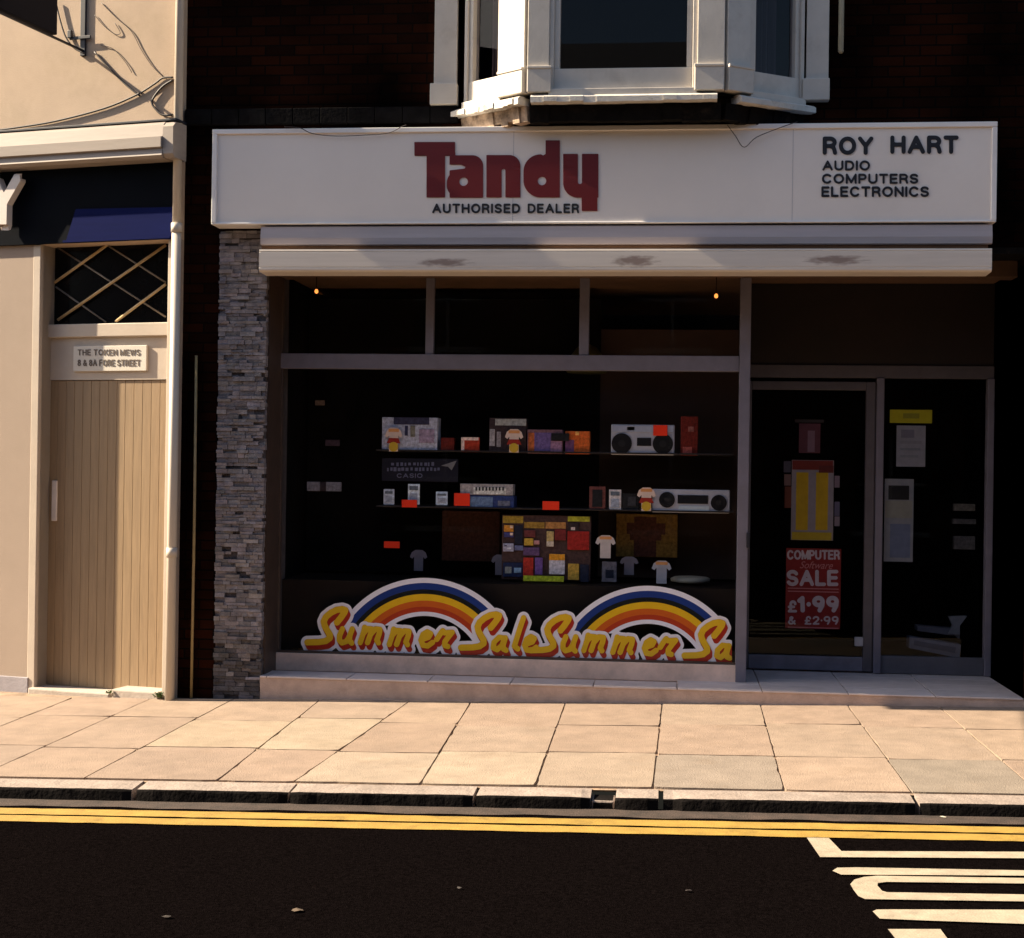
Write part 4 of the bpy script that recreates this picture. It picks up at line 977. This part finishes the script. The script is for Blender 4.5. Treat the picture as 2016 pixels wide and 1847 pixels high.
# lower shelf
sb = SHOP.p(860, 945, YI)
ban = thing('hanging_card', 'dark blue hanging card with pale lettering and a paper plane shape over the lower shelf', 'card', (*SHOP.p(828, 945, YI)[:1], YI, sb[1]))
ra = SHOP.rect(752, 903, 902, 948, YI); g = G(); g.box(ra[0], ra[1], YI, YI + .004, ra[2], ra[3], .001); g.obj('card', col('card_navy', (.012, .012, .022)), ban)
LT = col('card_letters', (.13, .135, .21))
stext('lettering', 'CASIO', SHOP, (781, 932, 832, 941), YI - .003, LT, ban, .2, .15, .001)
for row, (u0, u1, v) in enumerate(((770, 858, 914), (762, 870, 924))):
    g = G(); u = u0
    while u < u1:
        w = random.uniform(3, 6); a, b, c, d = SHOP.rect(u, v - random.uniform(2.5, 4), min(u + w, u1), v + random.uniform(2, 4), YI - .003)
        g.box(a, b, YI - .003, YI + .001, c, d); u += w + random.uniform(1.5, 5)
    g.obj('small_print', LT, ban)
g = G(); g.prism([SHOP.p(*q, YI - .003) for q in ((868, 917), (899, 907), (889, 926), (882, 919))], YI - .003, YI + .001); g.obj('plane_shape', col('plane_grey', (.2, .2, .21)), ban)
def gadget(label, rect, c=(.40, .44, .52)):
    u0, v0, u1, v1 = rect
    return item('calculator', label, 'calculator', rect, YI, .015, c, (('display', (u0 + 3, v0 + 4, u1 - 3, v0 + (v1 - v0) * .3), (.10, .12, .15)), ('keys', (u0 + 4, v0 + (v1 - v0) * .45, u1 - 4, v1 - 5), (.24, .27, .34))), group='small pale calculators on the lower shelf')
gadget('grey blue calculator at the left end of the lower shelf', (755, 963, 776, 994)); gadget('white topped calculator behind the red tag on the lower shelf', (803, 953, 826, 994), (.52, .58, .66)); gadget('pale blue calculator left of the blue carton', (858, 968, 881, 995), (.44, .52, .62))
red_tag('red tag in front of the white topped calculator', (791, 984, 821, 999), YI - .03)
item('carton', 'blue carton lying under the pale keyboard', 'carton', (898, 976, 1012, 1000), YI, .22, (.025, .04, .13), (('picture', (925, 978, 970, 998), (.10, .15, .26)), ('picture', (980, 986, 1004, 997), (.10, .11, .16))))
kb = item('electronic_keyboard', 'pale electronic keyboard lying on the blue carton', 'keyboard', (906, 953, 1010, 975), YI + .01, .16, (.30, .27, .27), (('keys', (932, 960, 996, 973), (.52, .52, .50)),))
g = G()
for i in range(9):
    a = SHOP.rect(936 + i * 6.6, 959, 939 + i * 6.6, 966, YI); g.box(a[0], a[1], YI + .001, YI + .008, a[2], a[3])
g.obj('black_keys', col('key_black', (.03, .03, .03)), kb)
red_tag('square red tag at the left end of the blue carton', (894, 971, 925, 996), YI - .012)
red_tag('red tag alone on the dark middle of the lower shelf', (1068, 987, 1101, 1004), YI - .02)
item('picture_frame', 'dark reddish picture frame left of the white calculator', 'frame', (1160, 958, 1192, 1002), YI, .03, (.12, .04, .035), (('picture', (1166, 964, 1186, 998), (.015, .012, .012)),))
gadget('upright white calculator right of the picture frame', (1199, 964, 1223, 1004), (.48, .44, .44))
item('camera', 'black camera between the white calculator and the price card', 'camera', (1225, 972, 1258, 1006), YI, .06, (.012, .011, .012), (('lens', (1236, 978, 1252, 996), (.03, .03, .035)),))
price_card('pink price card at the left end of the long silver radio', (1254, 960, 1291, 1006), YI - .03, zfloor=SHOP.p(1280, 1006, YI)[1])
radio('long silver radio cassette player at the right of the lower shelf', (1284, 964, 1437, 1010), YI, [(1313, 984, 15.5), (1415, 990, 15.5)], None,
      [('cassette_door', (1334, 975, 1394, 992), (.012, .012, .014)), ('tuning_scale', (1336, 996, 1396, 1007), (.46, .54, .62))])
# bottom deck
item('poster_box', 'dark brown square box at the back left of the deck', 'box', (870, 1006, 984, 1105), 1.15, .2, (.045, .016, .010))
pb = item('poster_box', 'ochre square box with a stepped brown shape at the back right', 'box', (1213, 1012, 1334, 1097), 1.15, .2, (.14, .078, .016), (('brown_shape', (1248, 1018, 1292, 1096), (.055, .018, .012)), ('brown_shape', (1234, 1030, 1310, 1052), (.055, .018, .012)), ('brown_shape', (1240, 1045, 1302, 1064), (.055, .018, .012))))
YB = .86
bd = item('display_board', 'tall pegboard on the deck covered with coloured packets', 'board', (988, 1015, 1163, 1147), YB, .03, (.055, .030, .028), (('header', (990, 1016, 1030, 1030), (.30, .20, .03)), ('header', (1032, 1028, 1072, 1040), (.28, .16, .03)), ('header', (1074, 1028, 1114, 1041), (.34, .16, .05)), ('header', (1118, 1017, 1161, 1027), (.34, .33, .03))), zfloor=dk)
packs = [('orange packet at the top left of the pegboard', (992, 1034, 1011, 1047), (.50, .21, .03)), ('navy packet below the orange packet on the pegboard', (992, 1048, 1011, 1058), (.05, .05, .16)), ('black packet right of the navy packet on the pegboard', (1013, 1035, 1029, 1072), (.014, .016, .028)),
         ('grey packet with speckles at the left edge of the pegboard', (990, 1070, 1011, 1086), (.34, .33, .42)), ('slate blue packet beside the speckled grey packet', (1013, 1074, 1030, 1084), (.12, .13, .24)), ('wide navy packet with two pale pictures at the bottom left of the pegboard', (990, 1108, 1029, 1136), (.015, .022, .06)),
         ('dark red packet near the top of the second column', (1032, 1044, 1054, 1058), (.12, .03, .03)), ('yellow packet halfway up the second column', (1032, 1060, 1050, 1074), (.46, .28, .04)), ('pink packet right of the yellow packet', (1051, 1064, 1062, 1072), (.42, .2, .2)), ('purple packet in the middle of the pegboard', (1030, 1078, 1062, 1094), (.10, .055, .13)),
         ('tall red packet at the bottom of the second column', (1030, 1098, 1050, 1134), (.38, .03, .02)), ('violet packet beside the tall red packet', (1053, 1098, 1068, 1132), (.14, .07, .24)), ('ochre packet with a white foot in the third column', (1076, 1046, 1090, 1076), (.42, .30, .12)), ('crimson packet right of the ochre packet', (1092, 1042, 1114, 1064), (.14, .02, .02)),
         ('large white packet with an orange top in the third column', (1081, 1091, 1112, 1131), (.50, .46, .50)), ('wide red packet in the right hand column', (1117, 1046, 1160, 1083), (.26, .018, .014)), ('black packet with white spots at the top right of the pegboard', (1118, 1029, 1140, 1045), (.03, .02, .02)), ('mustard packet at the bottom right of the pegboard', (1118, 1110, 1140, 1142), (.46, .27, .045)), ('navy packet at the bottom right corner of the pegboard', (1142, 1112, 1159, 1146), (.015, .018, .035)), ('pale packet at the foot of the mustard packet', (1112, 1133, 1116, 1144), (.3, .28, .3))]
for lab, r, c in packs[:-1]:
    ex = ()
    u0, v0, u1, v1 = r
    if 'orange top' in lab: ex = (('label_top', (u0, v0, u1, v0 + 12), (.56, .24, .02)),)
    elif 'two pale' in lab: ex = (('picture', (u0 + 4, v0 + 8, u0 + 17, v0 + 21), (.22, .22, .2)), ('picture', (u0 + 22, v0 + 10, u0 + 36, v0 + 20), (.2, .3, .42)))
    elif 'white foot' in lab: ex = (('label_foot', (u0, v1 - 10, u1, v1), (.5, .42, .34)),)
    elif 'orange packet' in lab: ex = (('label_spot', (u1 - 7, v0 + 1, u1 - 1, v0 + 6), (.6, .45, .35)),)
    elif 'white spots' in lab: ex = (('label_spot', (u0 + 6, v1 - 7, u0 + 14, v1 - 1), (.5, .4, .38)),)
    elif 'speckles' in lab: ex = (('label_spot', (u0 + 3, v0 + 3, u0 + 8, v0 + 6), (.06, .06, .1)), ('label_spot', (u0 + 9, v0 + 8, u0 + 16, v0 + 11), (.6, .6, .65)))
    item('packet', lab, 'packet', r, YB - .02, .016, c, ex, group='packets on the pegboard')
item('shelf_edge_label', 'lime yellow strip along the foot of the pegboard', 'label', (1030, 1134, 1110, 1145), YB - .03, .006, (.46, .48, .03))
red_tag('red tag standing low at the left of the window display', (756, 1066, 787, 1079), YB)
price_card('dim white T shaped card at the left of the deck', (807, 1083, 841, 1124), .95, (.20, .17, .20), None, False); price_card('dim T shaped card half hidden by the pegboard', (967, 1092, 1000, 1132), .95, (.20, .18, .22), None, False)
price_card('brightest white T shaped card high beside the pegboard', (1172, 1054, 1212, 1099), .84, (.62, .54, .52), None, True); price_card('dim T shaped card below the ochre box', (1220, 1096, 1257, 1132), .95, (.22, .19, .22), None, False); price_card('white T shaped card at the right of the deck', (1283, 1104, 1322, 1149), .80, (.46, .44, .48), None, True)
item('wristwatch_stand', 'grey patterned watch box right of the pegboard', 'watch', (1185, 1106, 1214, 1146), .88, .03, (.12, .11, .13), (('dial', (1192, 1122, 1208, 1138), (.02, .02, .025)),))
x, z = SHOP.p(1360, 1148, .84)
g = G(); g.lathe((x, .98, z - .01), [(.10, 0), (.155, .012), (.16, .035), (.13, .05), (.05, .056)], 32); g.obj('round_dish', pm('dish_cream', (.34, .31, .25), .5, .08, 6), None, 'flat round cream dish at the right end of the deck', 'dish')
item('wall_card', 'pale card with a dark middle on the left side of the window', 'card', (604, 949, 672, 967), .9, .01, (.17, .165, .20), (('dark_middle', (630, 949, 642, 967), (.03, .02, .025)),))
item('wall_card', 'faint small pale card high on the left side of the window', 'card', (620, 788, 639, 798), .9, .01, (.12, .085, .07)); item('wall_card', 'faint purple card on the left side of the window', 'card', (640, 866, 669, 878), .9, .01, (.05, .03, .04))
# pendant lamp inside
x, z = SHOP.p(1155, 706, 1.25)
t = thing('pendant_lamp', 'yellowish round pendant lamp hanging inside behind the window bar', 'lamp', (x, 1.25, z))
g = G(); g.lathe((x, 1.25, z - .12), [(.16, 0), (.175, .03), (.15, .12), (.08, .21), (.02, .24)], 28); g.obj('shade', pm('lamp_shade_olive', (.07, .066, .014), .7, .15, 8), t)
g = G(); g.tube([(x, 1.25, z + .12), (x, 1.25, zhead + .06)], .006, 6); g.obj('cord', CABLE, t)

# ---- rainbow banner stuck inside the glass
ban = thing('sale_banner', 'rainbow window banner with yellow script lettering along the bottom of the window', 'banner', ((wx0 + mx0) / 2, YW + .02, pz))
z3 = lambda x, y: (524 + .25985 * x, 1100.4 + .25985 * y)
DU, DV = 440 / .25985, 15.6 / .25985
Ss = [(536, 482), (566, 446), (592, 408), (600, 388), (576, 380), (534, 386), (490, 408), (452, 440), (436, 474), (442, 506), (462, 540), (482, 572), (482, 600), (452, 622), (400, 630), (312, 632)]
u_ = [[(578, 530), (556, 580), (554, 616), (574, 636), (606, 626), (632, 590)], [(652, 530), (634, 580), (630, 618), (648, 638)]]
def m_at(x, y):
    return [[(x, y - 116), (x - 10, y - 70), (x - 34, y)], [(x - 14, y - 64), (x + 22, y - 106), (x + 52, y - 104), (x + 48, y - 70), (x + 22, y)], [(x + 44, y - 60), (x + 82, y - 104), (x + 116, y - 100), (x + 110, y - 64), (x + 92, y - 18), (x + 104, y + 2)]]
def e_at(x, y): return [[(x + 6, y - 52), (x + 58, y - 70), (x + 74, y - 98), (x + 48, y - 112), (x + 16, y - 92), (x, y - 48), (x + 14, y - 10), (x + 52, y - 4), (x + 88, y - 30)]]
r_ = [[(1292, 610), (1326, 558), (1338, 544), (1352, 560), (1410, 556)], [(1410, 556), (1382, 590), (1354, 628), (1352, 656), (1376, 664)]]
S2 = [(x + 1165, y + 40) for x, y in Ss]
def a_at(x, y): return [[(x + 92, y - 90), (x + 50, y - 96), (x + 12, y - 58), (x + 6, y - 16), (x + 36, y - 2), (x + 72, y - 34), (x + 98, y - 92)], [(x + 98, y - 92), (x + 80, y - 34), (x + 86, y - 6), (x + 104, y + 2)]]
l_ = [[(1950, 446), (1924, 520), (1896, 610), (1880, 660), (1906, 682)]]
word1 = [[Ss]] and [Ss] + u_ + m_at(746, 634) + m_at(966, 648) + e_at(1172, 664) + r_
word2 = [S2] + a_at(1714, 690) + l_ + e_at(1958, 700)
sec = [Ss] + u_ + m_at(746, 634) + m_at(966, 648) + e_at(1172, 664) + r_
allst = [(s, 48 if s is Ss or s is S2 else 41) for s in word1 + word2]
def sh(s): return [(x + DU, y + DV) for x, y in s]
allst += [(sh(s), 48 if s is Ss else 41) for s in sec] + [(sh(s), 48 if s is S2 else 41) for s in [S2] + a_at(1714, 690)]
clipU = (1441 - 524) / .25985
def dist_strokes(U, V, off=(0, 0)):
    d = np.full(U.shape, 1e9)
    for s, w in allst:
        x0, x1 = min(p[0] for p in s) - 90, max(p[0] for p in s) + 90
        j0, j1 = np.searchsorted(U[0], x0 + off[0]), np.searchsorted(U[0], x1 + off[0])
        if j1 <= j0: continue
        dd = stroke(U[:, j0:j1], V[:, j0:j1], [(p[0] + off[0], p[1] + off[1]) for p in s], w); d[:, j0:j1] = np.minimum(d[:, j0:j1], dd)
    return d
def f_yel(U, V): return np.maximum(dist_strokes(U, V), U - clipU)
def f_red(U, V):
    d = dist_strokes(U, V, (3, 6))
    for k in range(2, 6): d = np.minimum(d, dist_strokes(U, V, (3.2 * k, 7.2 * k)))
    return np.maximum(d, U - clipU)
def f_wht(U, V):
    d = np.minimum(dist_strokes(U, V), dist_strokes(U, V, (7, 15))); d = np.minimum(d, dist_strokes(U, V, (16, 36)))
    return np.maximum(d - 25, U - clipU)
AREA = (220, 300, 3560, 860)
bcol = lambda n, c: col(n, c, .6, .05)
cutout('white_outline', f_wht, AREA, 5, z3, SHOP, YW + .026, bcol('banner_white', (.84, .80, .86)), ban, .0)
cutout('red_shadow', f_red, AREA, 4, z3, SHOP, YW + .0235, bcol('banner_red', (.42, .028, .014)), ban, .0)
cutout('script_lettering', f_yel, AREA, 4, z3, SHOP, YW + .021, bcol('banner_yellow', (.80, .48, .02)), ban, .0)
bands = [('rainbow_edge', 700, 738, (.82, .80, .88)), ('blue_band', 651, 700, (.013, .040, .21)), ('black_band', 616, 651, (.008, .010, .010)), ('yellow_band', 566, 616, (.80, .48, .014)), ('orange_band', 520, 566, (.62, .12, .014)), ('red_band', 482, 520, (.46, .048, .014)), ('rainbow_edge', 450, 482, (.82, .79, .85))]
for ox, oy in ((0, 0), (DU, DV)):
    for nm, r0, r1, c in bands:
        def fb(U, V, r0=r0, r1=r1):
            d = np.hypot(U - 1196 - ox, V - 882 - oy)
            lim = V - (505 + oy) - np.clip((U - 1196 - ox) * .35, 0, 150)
            return np.maximum.reduce([r0 - d, d - r1, lim, 636 + ox - U, U - (1760 + ox), U - clipU])
        cutout(nm, fb, (600 + ox, 130 + oy, 1800 + ox, 680 + oy), 6, z3, SHOP, YW + .029, bcol(nm + '_print', c), ban, .0)

# ---- posters on the door and side window
def poster(name, label, rect, patches=(), c=(.5, .5, .5), y=YD + .012, group=None):
    a, b, z0, z1 = SHOP.rect(*rect, y); t = thing(name, label, 'poster' if name == 'poster' else 'sticker', ((a + b) / 2, y, z0), group=group)
    g = G(); g.box(a, b, y + .002, y + .004, z0, z1); g.obj('sheet', col('s%02d%02d%02d' % tuple(int(99 * q) for q in c), c), t)
    for k, (nm, r, cc) in enumerate(patches):
        p, q, s, w = SHOP.rect(*r, y); g = G(); yy = y - .0005 * (k + 1); g.box(p, q, yy, yy + .0003, s, w)
        g.obj(nm, col('s%02d%02d%02d' % tuple(int(99 * qq) for qq in cc), cc), t)
    return t
poster('poster', 'small dull red card high on the shop door glass', (1573, 834, 1615, 892), (('picture', (1590, 848, 1604, 890), (.16, .10, .14)),), (.085, .03, .045))
poster('sticker', 'faint dark strip at the top of the shop door glass', (1565, 826, 1622, 832), (), (.035, .03, .032))
poster('poster', 'tall poster with two yellow columns on the shop door', (1558, 906, 1641, 1064), (('red_header', (1560, 907, 1640, 925), (.13, .02, .016)), ('pale_field', (1559, 926, 1640, 1047), (.20, .18, .21)), ('yellow_column', (1567, 930, 1591, 1044), (.36, .235, .012)), ('yellow_column', (1606, 930, 1630, 1044), (.36, .24, .012)), ('yellow_base', (1559, 1048, 1637, 1063), (.33, .24, .02)), ('red_notch', (1612, 917, 1641, 931), (.09, .018, .016))), (.2, .18, .2))
for k, (r, c, lab) in enumerate((((1543, 908, 1557, 930), (.06, .055, .08), 'dark small card at the top left of the two column poster'), ((1544, 934, 1557, 956), (.14, .085, .085), 'pinkish small card at the left edge of the two column poster'), ((1545, 958, 1558, 1000), (.10, .028, .018), 'tall reddish small card at the left edge of the two column poster'),
                    ((1643, 937, 1653, 960), (.17, .13, .17), 'pale mauve small card at the right edge of the two column poster'), ((1643, 988, 1653, 1016), (.09, .085, .14), 'bluish small card at the right edge of the two column poster'), ((1643, 1017, 1653, 1036), (.17, .14, .17), 'lowest small card at the right edge of the two column poster'))):
    poster('small_card', lab, r, (), c, group='small cards round the two column poster')
sp = poster('poster', 'red sale poster with white lettering low on the shop door', (1547, 1080, 1655, 1238), (), (.17, .014, .014))
PWH = col('poster_white', (.38, .33, .37))
PPK = col('poster_pink', (.36, .14, .15))
for body, r, bold, shr, m_ in (('COMPUTER', (1550, 1083, 1653, 1102), .03, 0, PWH), ('Software', (1575, 1105, 1640, 1119), .0, .4, PPK), ('SALE', (1549, 1122, 1650, 1154), .02, 0, PWH), ('£', (1551, 1182, 1569, 1206), .02, 0, PWH), ('1.99', (1570, 1173, 1651, 1206), .05, 0, PWH), ('&  £2.99', (1551, 1213, 1651, 1230), .03, 0, PWH)):
    if shr: text_obj('lettering', body, SHOP, r, YD + .011, m_, sp, bold, shr, 0)
    else: stext('lettering', body, SHOP, r, YD + .011, m_, sp, .26 if body == '1.99' else (.22 if bold < .03 else .2), .12, 0)
for v in (1158, 1164, 1235):
    a, b, c, d = SHOP.rect(1551, v, 1651, v + 2, YD + .012); g = G(); g.box(a, b, YD + .0112, YD + .0118, c, d); g.obj('rule', PPK, sp)
yl = poster('sticker', 'yellow rounded label at the top of the side window', (1752, 807, 1835, 833), (('faint_print', (1778, 814, 1810, 824), (.20, .19, .02)),), (.34, .31, .015))
poster('poster', 'pale grey notice below the yellow label on the side window', (1765, 838, 1822, 919), (('print_area', (1774, 846, 1800, 862), (.13, .13, .18)), ('print_area', (1772, 868, 1815, 874), (.17, .17, .21)), ('print_area', (1772, 882, 1812, 887), (.15, .16, .2)), ('print_area', (1772, 896, 1808, 901), (.16, .17, .21))), (.20, .205, .25))
poster('poster', 'long hanging tag with a dark picture on top and bluish foot on the side window', (1741, 943, 1798, 1106), (('dark_picture', (1749, 956, 1790, 984), (.012, .012, .014)), ('cream_field', (1743, 986, 1796, 1020), (.19, .19, .17)), ('blue_field', (1752, 1032, 1792, 1098), (.10, .12, .19))), (.17, .18, .21))
# goods in the side window
def slab(name, label, cat, quad, y, dep, c, ex=()):
    t = thing(name, label, cat, (*SHOP.p(*quad[3], y)[:1], y, SHOP.p(*quad[3], y)[1]))
    g = G(); g.prism([SHOP.p(*q, y) for q in quad], y, y + dep); g.obj('body', col('s%02d%02d%02d' % tuple(int(99 * q) for q in c), c), t)
    for nm, qd, cc in ex:
        g = G(); g.prism([SHOP.p(*q, y - .003) for q in qd], y - .004, y + .001); g.obj(nm, col('s%02d%02d%02d' % tuple(int(99 * q) for q in cc), cc), t)
YV = 1.35
slab('typewriter_keyboard', 'grey keyboard lying tilted low in the side window', 'keyboard', ((1791, 1254), (1892, 1270), (1889, 1296), (1790, 1276)), YV, .16, (.14, .15, .20), (('keys', ((1800, 1261), (1882, 1275), (1880, 1286), (1799, 1270)), (.07, .08, .12)),))
slab('flat_case', 'dark slim case resting above the grey keyboard', 'case', ((1806, 1232), (1875, 1238), (1890, 1246), (1889, 1258), (1880, 1252), (1806, 1242)), YV + .05, .14, (.075, .08, .11))
slab('paper_horn', 'pale funnel shaped holder at the right of the side window', 'holder', ((1868, 1214), (1904, 1213), (1890, 1232), (1890, 1250), (1867, 1248), (1876, 1232)), YV + .03, .06, (.13, .14, .17))
for r, c, lab in (((1878, 992, 1920, 1006), (.07, .065, .06), 'faint multicoloured strip at the right of the side window'), ((1876, 1022, 1922, 1032), (.05, .05, .055), 'faint grey strip below the multicoloured strip'), ((1878, 1056, 1920, 1082), (.05, .045, .055), 'faint grey box low at the right of the side window')):
    item('small_box', lab, 'box', r, YV + .1, .06, c)
